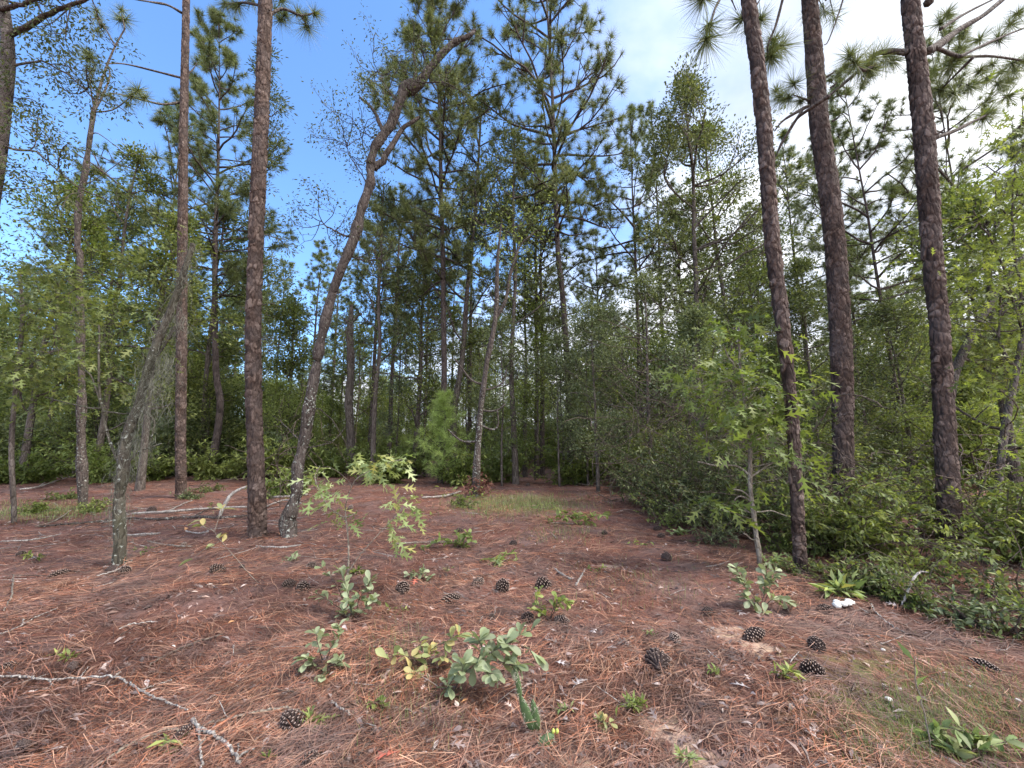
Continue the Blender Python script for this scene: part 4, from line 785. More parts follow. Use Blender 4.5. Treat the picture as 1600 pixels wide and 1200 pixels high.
for i in range(130):                    # third rank
    Y = frs.uniform(32, 62); px = -150 + 1900 * ((i * .618034 + .37) % 1); s = frs.uniform(.85, 1.15)
    if 440 < px < 560: s *= .8
    place(PP if frs.uniform() < .62 else OP, px, Y, s, 'far')
for i in range(60):                     # farthest rank
    Y = frs.uniform(62, 100); px = -150 + 1900 * ((i * .618034 + .11) % 1); place(PP if frs.uniform() < .6 else OP, px, Y, frs.uniform(1., 1.35), 'farthest')
for i in range(84):                     # young broadleaf trees filling the eye-level band
    px = -150 + 1900 * ((i * .618034 + .7) % 1); Y = frs.uniform(14, 27)
    if 420 < px < 720: Y = frs.uniform(22, 40)
    if 780 < px < 930 : Y = frs.uniform(22, 32)
    if 1340 < px < 1460: Y = frs.uniform(16, 24)
    place([OP[1], OP[3], OP[4]], px, Y, frs.uniform(.55, .9), 'young')
for i in range(170):
    px = -150 + 1900 * ((i * .618034 + .25) % 1); Y = frs.uniform(17.5, 34)
    if px > 930: Y = frs.uniform(11, 26)
    if 1340 < px < 1470: Y = frs.uniform(18, 28)
    if 420 < px < 700: Y = frs.uniform(25, 44)
    if 700 < px < 930: Y = frs.uniform(24, 40)
    place(SP, px, Y, frs.uniform(.7, 1.35), 'shrub')
for i in range(90):
    px = -150 + 1900 * ((i * .618034 + .45) % 1); place(SP, px, frs.uniform(38, 60), frs.uniform(1.3, 2.0), 'shrub')
def kind_of(p):
    return 'shrub' if p in SP else ('pine' if p in PP else 'oak')
groups = {}
for q in queue:
    cl = q[4] if q[4] != 'shrub' else ('shrub nearer' if q[2] < 21 else 'shrub farther' if q[2] < 34 else 'shrub')
    key = (cl, kind_of(q[0]), gap(q[1])); groups.setdefault(key, []).append(q)
CLS = {'mid': 'mid-distance', 'far': 'far', 'farthest': 'hazy farthest', 'young': 'young low'}
for (cls, kd, gp), lst in groups.items():
    lst.sort(key=lambda q: q[1])
    for j, (p, px, Y, s, _) in enumerate(lst):
        if cls in ('far', 'farthest', 'shrub') and len(lst) > 1 and (cls != 'shrub' or len(lst) > 8):
            lab = {'far': 'far %s in the backdrop forest between %s', 'farthest': 'smallest, farthest %s glimpsed between %s', 'shrub': 'low %s under the trees between %s'}[cls] % ({'pine': 'slender pine', 'oak': 'leafy oak', 'shrub': 'green understory shrub'}[kd], gp)
        elif cls.startswith('shrub '):
            lab = (ORD[j] + ' ' if len(lst) > 1 else '') + cls[6:] + ' understory shrub' + (' from left' if len(lst) > 1 else '') + ' between ' + gp
        else:
            od = ORD[j] + ' ' if len(lst) > 1 else ''; tail = ' from left' if len(lst) > 1 else ''
            lab = od + {'mid': 'mid-distance %s' % kd, 'far': 'far slender %s' % kd, 'farthest': 'farthest small %s' % kd, 'young': 'low young %s' % kd, 'shrub': 'understory shrub'}[cls] + tail + ' between ' + gp
        grp = {'mid': 'trees of the second rank', 'far': 'backdrop trees', 'farthest': 'farthest trees', 'young': 'young broadleaf trees', 'shrub': 'understory shrubs'}[cls.split()[0]] + ' between ' + gp
        loc = gx(px, Y); rz = frs.uniform(0, 6.28); sc = (s, s * frs.uniform(.9, 1.1))
        if p.name not in used:
            used.add(p.name); p.location = [float(v) for v in loc]; p.rotation_euler.z = rz; p.scale = (sc[0], sc[0], sc[1]); p['label'] = lab; p['group'] = grp
        else: copy_tree(p, loc, rz, sc, lab, grp)

# loose small trees of the centre, one by one
for i, (px, Y, top, lab, lf) in enumerate([(470, 18, 560, 'loose young oak behind the foot of the leaning oak', M_GREEN2), (505, 30, 520, 'pale airy young oak left of the dead snag', M_GREEN2), (590, 28, 590, 'low airy young oak right of the dead snag', M_OAK), (622, 17, 500, 'grey-green young oak left of the young fluffy pine', M_GREY), (668, 17, 450, 'airy oak rising above the young fluffy pine', M_OAKN), (728, 16, 500, 'young oak between fluffy pine and forked trunk', M_OAK), (785, 13, 500, 'grey-green young tree right of the forked trunk', M_GREY), (835, 16, 470, 'airy young oak above the end of the red path', M_OAKN), (872, 12.8, 520, 'young oak left of the open-crowned pine foot', M_GREY), (915, 13, 470, 'grey young tree right of the open-crowned pine foot', M_GREY), (440, 15, 600, 'thin bright sapling right of the stout straight pine', M_GREEN2), (960, 14, 470, 'tangled grey tree behind the path mouth shrub', M_GREY)]):
    mid_oak(px, Y, top, lab, 240 + i, group='loose young trees of the centre', leaf=lf, cr=1.1, cb=.22, limbs=18, per=10, lv=2, kids=(2, 3), leafsz=.085, spread=.22, r0=.035)
# ------------------------------------------------------------------ thicket on the right: near shrubs, one by one
def shrub(px, py, top, hw, label, seed, leaf=M_DARK, sz=.055, per=14, T=T_OBL, stems=5, limbs=9, sp=.12, grp='shrubs of the right-hand thicket', r0=.014, bare=0):
    b = G(px, py); H = max(.25, at(px, top, b[1])[2] - b[2]); cr_ = wid(hw, b)
    return leafy_tree('shrub', b, H, r0, .06, cr_, label, grp, seed, T=T, leafsz=sz, per=per, spread=sp, leaf=leaf, bark=M_BROWNT, limbs=limbs, lv=1, cat='shrub', stems=stems, gnarl=.25, up=.1, prof=lambda t: 1 - .55 * t, kids=(3, 4), bare=bare)
def spray(px, py, top, hw, label, seed, leaf, sz=.045, n=22, mats=None, grp='shrubs of the right-hand thicket', dens=1.0):
    b = G(px, py) if py > 0 else gx(px, -py - 1.5); H = max(.3, at(px, top, b[1])[2] - b[2]); W_ = wid(hw, b); rs = np.random.default_rng(seed); root = thing('shrub', b, label, 'shrub', grp); tb = MB(); lb = MB()
    for i in range(n):
        a = rs.uniform(0, 6.28); rr = W_ * rs.uniform(0, .6); p = np.array([rr * math.cos(a), rr * math.sin(a), -.02]); h = H * rs.uniform(.18, 1.15) * (1 if i else 1.05); ln = rs.uniform(.1, .75)
        d = nrm(np.array([math.cos(a) * ln + rs.normal(0, .2), math.sin(a) * ln + rs.normal(0, .2), 1.0])); k = 9; P = [p]
        for j in range(k - 1): d = nrm(d + rs.normal(0, .14, 3) + np.array([math.cos(a), math.sin(a), -.35]) * .09); P.append(P[-1] + d * h / (k - 1))
        P = np.array(P); P[1:, 2] = np.maximum(P[1:, 2], .03); tb.tube(P, np.linspace(.007, .0025, k), 4, cap=False)
        if rs.uniform() < .12: continue
        for q in range(int(rs.integers(5, 10) * dens)):
            t = rs.uniform(.25, 1); i0 = min(k - 2, int(t * (k - 1))); o = P[i0]; td = nrm(rs.normal(0, 1, 3) * [1, 1, .5] + (P[i0 + 1] - P[i0]) * 3 + [0, 0, .1]); tl = rs.uniform(.08, .28) * (1 - .3 * t) * max(1, min(2.2, H * 1.1)); e = o + td * tl - [0, 0, tl * .12]
            tb.tube(np.array([o, (o + e) / 2 + [0, 0, .01], e]), [.0025, .002, .0012], 3, cap=False); m_ = int(tl / sz * 3.2) + 2; u = rs.uniform(.15, 1, m_)[:, None]
            put_leaves(lb, T_OBL, o + (e - o) * u, nrm(td) * .9 + rs.normal(0, .55, (m_, 3)), sz * rs.uniform(.6, 1.25, m_), int(rs.uniform() < .12) if False else 0, rs, 1.3, .5)
    tb.build('stems', M_BROWNT, root); lb.build('foliage', leaf, root, smooth=False); return root
TH = [(955, 748, 640, 45, 'leafy shrub at the path mouth', M_OAK), (1000, 765, 600, 50, 'tall grey-green shrub behind the path bend', M_GREY), (1045, 790, 640, 55, 'dark shrub where the straw path meets the thicket', M_DARK),
      (1085, 812, 680, 55, 'low dark shrub left of the sapling', M_DARK), (1130, 825, 690, 55, 'dark shrub directly behind the sapling stem', M_DARK), (1200, 838, 640, 55, 'dark shrub between sapling stem and slanting pine', M_DARK),
      (1290, 862, 690, 45, 'green shrub wrapped round the foot of the thickest pine', M_OAK), (1350, 865, 730, 35, 'bright-tipped shrub just right of the thickest pine', M_OAKN), (1075, 770, 560, 60, 'tall vine-tangled shrub behind the low dark ones', M_OAK),
      (1145, 780, 590, 55, 'tall dark shrub behind the sapling crown', M_DARK), (1240, 800, 600, 50, 'tall dark shrub behind the slanting pine foot', M_DARK), (1530, 850, 730, 45, 'shrub right of the crooked-limbed pine', M_OAK), (1600, 880, 690, 55, 'shrub cut by the right edge of the frame', M_OAKN), (1440, 800, 735, 30, 'small low shrub left of the crooked-limbed pine', M_OAK)]
for i, (px, py, top, hw, lab, lf) in enumerate(TH): spray(px, py, top - [50, 20, 35, 60][i % 4], hw * 1.1, lab, 400 + i, lf, sz=.065, n=32, dens=1.9)
LOWS = [(1290, 905, 850, 38, 'knee-high green shrub in front of the thickest pine'), (1345, 925, 860, 40, 'knee-high green shrub right of the slanting pine foot'), (1400, 935, 868, 42, 'ankle-deep green shrub behind the leaning grey stick'), (1455, 955, 865, 45, 'knee-high shrub in front of the crooked-limbed pine'),
        (1510, 975, 870, 50, 'bright green shrub right of the leaning grey stick'), (1570, 990, 860, 55, 'bright green shrub at the right edge above the grass'), (1420, 895, 830, 45, 'green shrub left of the crooked-limbed pine foot'), (1545, 930, 815, 55, 'green shrub under the crooked young oak'), (1225, 860, 800, 30, 'small shrub hugging the slanting pine'), (1110, 850, 790, 30, 'small dark shrub at the edge of the straw'), (1630, 960, 800, 60, 'shrub half outside the right edge'), (1040, 820, 775, 26, 'low shrub closest to the red path')]
for i, (px, py, top, hw, lab) in enumerate(LOWS): spray(px, py, top + [-34, 10, -10, -26, 4, -18][i % 6], hw * [1.3, .8, 1.0, 1.2, .7][i % 5], lab, 430 + i, [M_OAK, M_GREEN2, M_DARK, M_OAKN, M_GREY][i % 5], sz=[.05, .038, .06, .045][i % 4], n=[14, 10, 18][i % 3], dens=[1.2, .8, 1][i % 3])
# vine and bare twig tangle inside the thicket
def tangle(px, py, top, hw, n, label, seed):
    b = G(px, py); H = at(px, top, b[1])[2]; W_ = wid(hw, b); rs = np.random.default_rng(seed); root = thing('vine_tangle', b, label, 'vine', 'bare vine tangles'); mb = MB()
    for i in range(n):
        p = np.array([rs.normal(0, W_ * .5), rs.normal(0, .5), rs.uniform(0, H * .8)]); d = nrm(rs.normal(0, 1, 3) * [1, .7, .9]); P = [p]
        for k in range(9): d = nrm(d + rs.normal(0, .28, 3) - np.array([0, 0, .05])); P.append(P[-1] + d * H * rs.uniform(.04, .09))
        P = np.array(P); P[:, 2] = np.maximum(P[:, 2], 0); mb.tube(P, rs.uniform(.003, .009), 4, cap=False)
    mb.build('stems', M_BROWNT if seed % 2 else M_TWIG, root)
tangle(1040, 780, 520, 70, 120, 'bare vine tangle left of the oak sapling', 1); tangle(1120, 800, 560, 60, 90, 'brown twig tangle behind the oak sapling', 3); tangle(960, 750, 580, 50, 55, 'pale bare vines beside the red path', 2); tangle(1230, 830, 640, 60, 80, 'brown twig tangle around the slanting pine', 5); tangle(1370, 860, 720, 50, 60, 'twig tangle right of the thickest pine', 7); tangle(1540, 860, 640, 60, 60, 'twig tangle under the crooked young oak', 9); tangle(450, 790, 640, 40, 40, 'bare twigs around the leaning oak foot', 11)
# left low plants and undergrowth belt
for i, (px, py, top, hw, lab, lf, T) in enumerate([(40, 805, 785, 50, 'low fern-green plants at the left edge', M_OAKN, T_OBL), (135, 800, 775, 38, 'fern-green low shrub at the foot of the thin knobbly pine', M_GREEN2, T_OBL), (105, 780, 762, 34, 'low dull shrub left of the thin knobbly pine', M_OAK, T_OBL), (290, 780, 762, 24, 'small shrub at the foot of the slim dark pine', M_GREY, T_OBL), (325, 768, 750, 20, 'small dark sprig right of the slim dark pine', M_OAK, T_OBL),
                                   (670, 740, 705, 30, 'dark low shrub at the foot of the young pine', M_DARK, T_OBL), (600, 745, 700, 30, 'low shrub behind the lime oak seedling', M_OAK, T_OBL), (735, 792, 768, 26, 'green shrub at the foot of the forked trunk', M_OAKN, T_LOBE), (790, 742, 715, 25, 'low grey shrub at the left of the red path', M_GREY, T_OBL), (930, 745, 700, 25, 'low shrub at the right of the red path', M_GREY, T_OBL)]):
    spray(px, py, top, hw, lab, 450 + i, lf, sz=.06, n=12, grp='low shrubs on the forest floor')
for i, (px, py, top, hw, lab, lf) in enumerate([(445, -16, 668, 26, 'fresh green bush right of the stout straight pine foot', M_GREEN2), (500, -19, 672, 30, 'pale green bush beyond the leaning oak foot', M_GREEN2), (528, -17, 700, 22, 'low bright bush in front of the dead snag', M_OAKN), (575, -19.5, 670, 26, 'bright bush right of the dead snag', M_GREEN2), (610, -15.5, 700, 24, 'low leafy bush left of the young fluffy pine', M_OAKN), (640, -18, 655, 26, 'tall light green bush behind the young fluffy pine', M_GREEN2), (725, -15, 680, 20, 'leafy bush between fluffy pine and forked trunk', M_OAKN), (772, -16.5, 660, 26, 'light green bush right of the forked trunk', M_GREEN2), (800, -23, 672, 18, 'bush closing the left side of the far path', M_GREY), (862, -25, 655, 24, 'light bush at the very end of the red path', M_GREEN2), (900, -15, 640, 28, 'leafy bush at the open-crowned pine foot', M_OAKN), (355, -16, 672, 28, 'light green bush between slim dark and stout straight pines', M_GREEN2), (235, -15.5, 690, 26, 'green bush left of the slim dark pine foot', M_OAKN), (185, -15, 660, 30, 'fresh green bush behind the mossy oak', M_GREEN2), (60, -14.5, 670, 34, 'green bush at the far left behind dead branches', M_OAKN), (465, -12.5, 722, 18, 'small sprig beside the leaning oak foot', M_GREEN2)]):
    spray(px, py, top, hw, lab, 500 + i, lf, sz=.13, n=34, grp='bright bushes along the back of the clearing', dens=2.6)
for i in range(16):
    px = -60 + 490 * i / 15 + frs.normal(0, 8); shrub(px, 741 + frs.normal(0, 3), 655 + frs.normal(0, 12), 55, ORD[i] + ' dense undergrowth shrub from left' + ' in dark belt behind left pines', 470 + i, [M_DARK, M_OAK, M_DARK, M_GREY][i % 4], T=T_DIAM, per=14, limbs=9, sz=.13, sp=.22, stems=4, grp='undergrowth belt behind the left pines')

# ------------------------------------------------------------------ foreground plants
def sprig_plant(name, label, cat, base, stems, T, sz, leaf, seed, stemmat=M_BROWNT, per=7, sp=.03, r0=.0035, up=1.2, extra=None, grp=None):
    """stems: image paths with depth; leaves crowd the upper part of each"""
    b = G(*base); root = thing(name, b, label, cat, grp); tb = MB(); lb = MB(); rs = np.random.default_rng(seed)
    for pth, dY, cnt in stems:
        P = np.array([at(x, y, b[1] + dY * i / max(1, len(pth) - 1)) - b for i, (x, y) in enumerate(pth)]); P[0][2] = max(P[0][2], -.01) if pth[0] != tuple(base) else -.01
        q = smooth_path(P, 12); q += rs.normal(0, .002, q.shape); tb.tube(q, np.linspace(r0, r0 * .5, 12), 6, cap=False)
        cnt = int(cnt * 1.5); sz_ = sz * 1.32; t = rs.uniform(.2, 1, cnt) ** .6; i = (t * 11).astype(int).clip(0, 10); pp = q[i]; dd = rs.normal(0, 1, (cnt, 3)); dd[:, 2] = dd[:, 2] * .6 + .25; dd += nrm(q[i + 1] - q[i]) * .7
        put_leaves(lb, T, pp, dd, sz_ * rs.uniform(.65, 1.2, cnt), 0, rs, up, .55)
    tb.build('stems', stemmat, root); lb.build('leaves', leaf, root, smooth=True); return root
# lime-leaved turkey oak seedling
def lime_seedling():
    b = G(541, 922); Y = b[1]; rs = np.random.default_rng(61); root = thing('oak_seedling', b, 'lime-green turkey oak seedling with deeply lobed leaves in the foreground', 'seedling'); tb = MB(); lb = MB()
    S = [[(541, 925), (545, 870), (542, 820), (536, 808), (514, 793), (500, 770)], [(542, 820), (540, 790), (552, 755), (566, 742), (590, 730)], [(541, 900), (560, 870), (590, 836), (605, 820)], [(500, 770), (492, 745), (500, 728)], [(590, 730), (610, 722), (628, 718)], [(536, 808), (550, 805), (560, 798)], [(605, 820), (625, 800), (632, 790)]]
    for i, s in enumerate(S):
        q = smooth_path(px_path(s, Y, -.15 if i in (1, 4) else .05) - b, 12); tb.tube(q, np.linspace(.0095 if i == 0 else .006, .0035, 12), 6, cap=False)
    for x, y, sx, sy, n in ((500, 745, 16, 10, 13), (505, 785, 16, 14, 14), (528, 780, 10, 10, 6), (600, 728, 24, 10, 22), (620, 720, 16, 6, 10), (590, 740, 14, 10, 10), (545, 808, 16, 9, 12), (610, 838, 10, 14, 12), (632, 798, 16, 10, 12), (612, 785, 10, 8, 6), (572, 722, 10, 6, 6), (640, 790, 8, 12, 6)):
        for _ in range(int(n * 1.4)):
            p = at(rs.normal(x, sx), rs.normal(y, sy), Y + rs.normal(0, .09)) - b; d = rs.normal(0, 1, 3); d[2] = d[2] * .5 - .25; d[0] += .5 * np.sign(x - 545)
            put_leaves(lb, T_LOBE, p[None], d[None], np.array([.155 * rs.uniform(.6, 1.15)]), 0, rs, 1.0, .6)
    tb.build('stems', M_TWIG, root); lb.build('leaves', M_LIME, root)
lime_seedling()
sprig_plant('runner_oak', 'sage-green round-leaved plant around the base of the lime seedling stem', 'low plant', (556, 965), [([(556, 965), (548, 945), (540, 915), (530, 890)], .05, 16), ([(556, 965), (560, 940), (572, 920), (580, 905)], 0, 18), ([(556, 965), (550, 955), (545, 935)], -.08, 14), ([(556, 965), (570, 950), (585, 935)], -.05, 14), ([(556, 965), (536, 935), (520, 905), (498, 882)], .1, 10), ([(556, 965), (545, 965), (535, 955)], -.1, 10), ([(556, 965), (515, 940), (490, 925)], .1, 7)], T_OBO, .062, M_SAGE, 62)
sprig_plant('runner_oak', 'sage-green drooping leafy sprig below and left of the lime seedling', 'low plant', (508, 1040), [([(508, 1040), (515, 1015), (530, 995), (527, 975)], -.05, 14), ([(508, 1040), (500, 1020), (495, 1000), (494, 988)], 0, 9), ([(508, 1040), (490, 1035), (476, 1028)], -.1, 10), ([(508, 1040), (512, 1050), (505, 1058)], -.15, 11), ([(508, 1040), (525, 1038), (535, 1030)], -.1, 8)], T_OBO, .058, M_SAGE, 63)
sprig_plant('runner_oak', 'yellowing green round-leaved sprig in the foreground left of the sage one', 'low plant', (655, 1045), [([(655, 1045), (650, 1030), (630, 1025), (600, 1030)], -.1, 9), ([(655, 1045), (668, 1020), (690, 1005), (722, 990)], 0, 13), ([(655, 1045), (665, 1030), (680, 1025), (700, 1030)], -.05, 10), ([(655, 1045), (650, 1050), (645, 1055)], -.15, 8), ([(655, 1045), (660, 1020), (655, 1000)], 0, 6)], T_OBO, .062, M_YEL, 64, r0=.003)
sprig_plant('runner_oak', 'largest sage-green round-leaved plant in the foreground, leaning over the cactus', 'low plant', (706, 1085), [([(706, 1085), (720, 1060), (745, 1035), (770, 1018), (800, 1005)], -.05, 26), ([(770, 1020), (790, 1005), (815, 990), (832, 985)], 0, 7), ([(706, 1085), (715, 1065), (722, 1048), (720, 1035)], -.1, 14), ([(745, 1035), (752, 1015), (748, 1000)], .02, 12), ([(760, 1030), (785, 1035), (810, 1040)], -.1, 14), ([(706, 1085), (700, 1095), (690, 1110), (682, 1120)], -.15, 3), ([(745, 1040), (760, 1050), (775, 1055)], -.12, 12), ([(706, 1085), (700, 1075), (708, 1060)], -.1, 8), ([(815, 1010), (828, 1015), (835, 1030)], -.02, 4)], T_OBO, .066, M_SAGE, 65, r0=.004)
sprig_plant('runner_oak', 'small round-leaved plant standing among pine cones right of centre', 'low plant', (858, 970), [([(858, 970), (848, 955), (838, 940), (842, 920)], 0, 10), ([(858, 970), (865, 950), (875, 940), (888, 942)], -.05, 14), ([(858, 970), (850, 960), (835, 955)], -.05, 8), ([(858, 970), (868, 950), (872, 935)], 0, 7)], T_OBO, .055, M_GREEN2, 66)
sprig_plant('runner_oak', 'sage-green leafy plant at the foot of the tall oak sapling', 'low plant', (1190, 950), [([(1190, 950), (1170, 925), (1155, 900), (1150, 885)], 0, 16), ([(1190, 950), (1195, 920), (1198, 890)], .05, 16), ([(1190, 950), (1210, 935), (1230, 940)], -.05, 14), ([(1190, 950), (1180, 940), (1165, 935)], -.05, 12), ([(1190, 950), (1205, 915), (1212, 890)], .08, 14), ([(1190, 950), (1192, 955), (1195, 960)], -.1, 8), ([(1190, 950), (1165, 910), (1140, 890)], .05, 8)], T_OBO, .066, M_SAGE, 67)
for j, (base, s, lab, lf, T, sz) in enumerate([((905, 822), 40, 'pale green leafy sprawl on the straw right of centre', M_GREEN2, T_OBL, .10), ((712, 858), 28, 'little bright green clump left of centre on the straw', M_GREEN2, T_OBO, .07), ((780, 882), 17, 'small bright green tuft above the centre pine cones', M_LIME, T_NARROW, .09), ((1322, 930), 34, 'bright yellow-green fern-like plant beside the white fungus', M_LIME, T_NARROW, .12), ((1215, 885), 20, 'light green sprig right of the sapling stem', M_LIME, T_LOBE, .09), ((985, 1110), 24, 'feathery small weed near the bare sand patch', M_GREEN2, T_NARROW, .04),
                                           ((1525, 1185), 60, 'pale leafy plant at the bottom right corner', M_GRASS, T_OBL, .055), ((1455, 1160), 14, 'thin-leaved sprout at the bottom right', M_GREEN2, T_OBL, .05), ((280, 1165), 14, 'tiny green seedling between the fallen white branches', M_GREEN2, T_NARROW, .05), ((482, 1135), 12, 'tiny dark green seedling beside the cone on the stick', M_GREEN2, T_LOBE, .05), ((1075, 1190), 12, 'small green sprout at the bottom edge', M_LIME, T_NARROW, .04), ((938, 1130), 8, 'two-leaved yellow-green sprout near the cactus', M_YEL, T_OBO, .035), ((1065, 835), 14, 'small yellow-green sprig by the two far pine cones', M_LIME, T_OBO, .07), ((655, 905), 18, 'pale round-leaved sprig right of the lime seedling', M_SAGE, T_OBO, .05), ((560, 895), 12, 'dark glossy sprig near the seedling stem', M_OAKN, T_OBL, .05), ((100, 1030), 9, 'tiny green seedling at the left above the white branch', M_GREEN2, T_NARROW, .04), ((1225, 1055), 14, 'small weed below the pine cones at right', M_GREEN2, T_NARROW, .05), ((420, 1185), 8, 'tiny weed near the bottom left', M_GREEN2, T_NARROW, .03), ((450, 880), 16, 'thin seedling with two leaves left of the lime seedling', M_SAGE, T_OBO, .045)]):
    b_ = G(*base); rs_ = np.random.default_rng(700 + j); x, y = base
    sprig_plant('seedling', lab, 'low plant', base, [([base, (x + rs_.normal(0, s * .5), y - s * .3 + rs_.normal(0, s * .15)), (x + rs_.normal(0, s), y - s * .4 + rs_.normal(0, s * .3))], rs_.normal(0, .05), 9 if s > 20 else 6) for _ in range(3 + s // 7)], T, sz, lf, 700 + j, r0=.0025, grp=None)
for j, (x, y, where) in enumerate([(620, 960, 'right of the lime seedling base'), (700, 900, 'left of the open-straw cone'), (930, 900, 'right of the two short twigs'), (850, 800, 'on the mossy strip of the clearing'), (760, 815, 'below the forked trunk'), (640, 870, 'behind the pale round-leaved sprig'), (1000, 860, 'on the straw left of the thicket'), (880, 1120, 'right of the cactus fruit'), (590, 1110, 'below the yellowing sprig'), (1120, 1060, 'below the sand beside the grey leaf'), (230, 870, 'right of the mossy oak foot'), (330, 800, 'behind the bent thin seedling'), (50, 880, 'near the left edge on the straw'), (1010, 1000, 'left of the round cone'), (560, 760, 'behind the lime oak leaves')]):
    sprig_plant('seedling', 'tiny sparse green seedling ' + where, 'low plant', (x, y), [([(x, y), (x + frs.normal(0, 6), y - 8), (x + frs.normal(0, 12), y - 14)], 0, 4) for _ in range(3)], [T_OBL, T_NARROW, T_OBO][j % 3], .03 + .015 * (y < 900), [M_GREEN2, M_GRASS, M_OAKN][j % 3], 800 + j, r0=.0018)
# bending dead-leaved seedling left
sprig_plant('seedling', 'bent thin seedling with few orange and green leaves right of the mossy oak', 'seedling', (405, 912), [([(405, 912), (375, 880), (345, 845), (335, 830)], .2, 2), ([(345, 845), (320, 858), (300, 875)], .1, 2), ([(335, 830), (318, 822), (312, 812)], .1, 4), ([(335, 830), (345, 800), (348, 790)], .1, 3)], T_OBL, .09, M_YEL, 68, stemmat=M_TWIG)
sprig_plant('seedling', 'tall thin leafless stem with a leaf at its tip, bottom right', 'seedling', (1455, 1180), [([(1455, 1180), (1446, 1120), (1432, 1070), (1428, 1025)], 0, 3)], T_NARROW, .07, M_GREEN2, 69, stemmat=M_TWIG)
def cactus():
    b = G(832, 1146); root = thing('prickly_pear_cactus', b, 'spiny green prickly pear cactus with narrow upright pads under the sage plant', 'cactus')
    def pad(p0, p1, w_, th, name='pad'):
        p0, p1 = np.array(p0), np.array(p1); ax = p1 - p0; Ln = np.linalg.norm(ax); ax = ax / Ln; sd = nrm(np.cross(ax, [.35, 1, 0])); nn = np.cross(ax, sd); mb = MB(); k = 14; n = 16; V = []
        for i in range(k + 1):
            t = i / k; pr = math.sin(math.pi * min(1, max(0, t)) ** .8) ** .6 if 0 < t < 1 else .05
            for j in range(n):
                a = j / n * 6.2832; wob = 1 + .05 * math.sin(7 * a + i * 1.7); V.append(p0 + ax * t * Ln + sd * math.cos(a) * w_ * pr * wob + nn * math.sin(a) * th * pr)
        F = [(i * n + j, i * n + (j + 1) % n, (i + 1) * n + (j + 1) % n, (i + 1) * n + j) for i in range(k) for j in range(n)]
        mb.add(V, F); o = mb.build(name, M_CACT, root); sb = MB(); rs = np.random.default_rng(int(Ln * 1e4) % 999)
        for _ in range(55):
            t = rs.uniform(.08, .98); a = rs.uniform(0, 6.28); pr = math.sin(math.pi * t ** .8) ** .6; q = p0 + ax * t * Ln + sd * math.cos(a) * w_ * pr + nn * math.sin(a) * th * pr; d = nrm(sd * math.cos(a) + nn * math.sin(a) + rs.normal(0, .4, 3))
            for _k in range(2): sb.tube(np.array([q, q + (d + rs.normal(0, .3, 3)) * .014]), [.0008, .0003], 3, cap=False)
        sb.build('spines', M_SPINE, o); return o
    f = lambda x, y, d=0: at(x, y, b[1] + d) - b
    pad(f(834, 1146), f(812, 1085), wid(8, b), wid(4, b)); pad(f(813, 1092), f(807, 1048), wid(4.5, b), wid(3, b)); pad(f(840, 1144), f(832, 1092), wid(7, b), wid(4, b)); pad(f(842, 1168, -.12), f(866, 1146, -.1), wid(8, b), wid(4, b))
    for dx in (0, 6):
        mb = MB(); p = f(864 + dx, 1146, -.1); mb.tube(np.array([p, p + [.001, 0, .006], p + [.002, 0, .014], p + [.002, 0, .02]]), [.004, .008, .008, .004], 10); mb.build('fruit', M_FRUIT, root)
cactus()
# ------------------------------------------------------------------ pine cones
def cone_mesh(seed, openness=1.0):
    rs = np.random.default_rng(seed); mb = MB(); Ln = 1.0; n = 110
    mb.tube(np.array([[-.5, 0, 0], [-.3, 0, 0], [0, 0, 0], [.3, 0, 0], [.46, 0, 0]]), [.05, .13, .15, .09, .02], 10, 0)
    for i in range(n):
        t = (i + .5) / n; x = -.48 + t * .94; a = i * 2.39996 + rs.normal(0, .06); pr = math.sin(math.pi * (t * .82 + .14)) ** .8
        out = .37 * pr * openness * rs.uniform(.92, 1.06); fw = .10 + .16 * t; ra = np.array([0, math.cos(a), math.sin(a)]); ta = np.array([0, -math.sin(a), math.cos(a)]); ex = np.array([1.0, 0, 0])
        c0 = np.array([x, 0, 0]); tip = c0 + ra * out + ex * fw; wI, wO, th = .018, .052 * (.5 + pr * .6), .022
        nn = nrm(np.cross(ta, tip - c0)); V = []
        for p, w_, h_ in ((c0, wI, th * .6), (c0 + (tip - c0) * .75, wO, th * .8), (tip, wO * .8, th)): V += [p + ta * w_ - nn * h_, p - ta * w_ - nn * h_, p - ta * w_ + nn * h_, p + ta * w_ + nn * h_]
        F = []
        for s in (0, 4): F += [(s + j, s + (j + 1) % 4, s + 4 + (j + 1) % 4, s + 4 + j) for j in range(4)]
        mb.add(V, F, 0); e = tip + nrm(tip - c0) * .022; W2 = [V[8], V[9], V[10], V[11], e]; mb.add(W2, [(0, 1, 4), (1, 2, 4), (2, 3, 4), (3, 0, 4)], 1)
    return mb
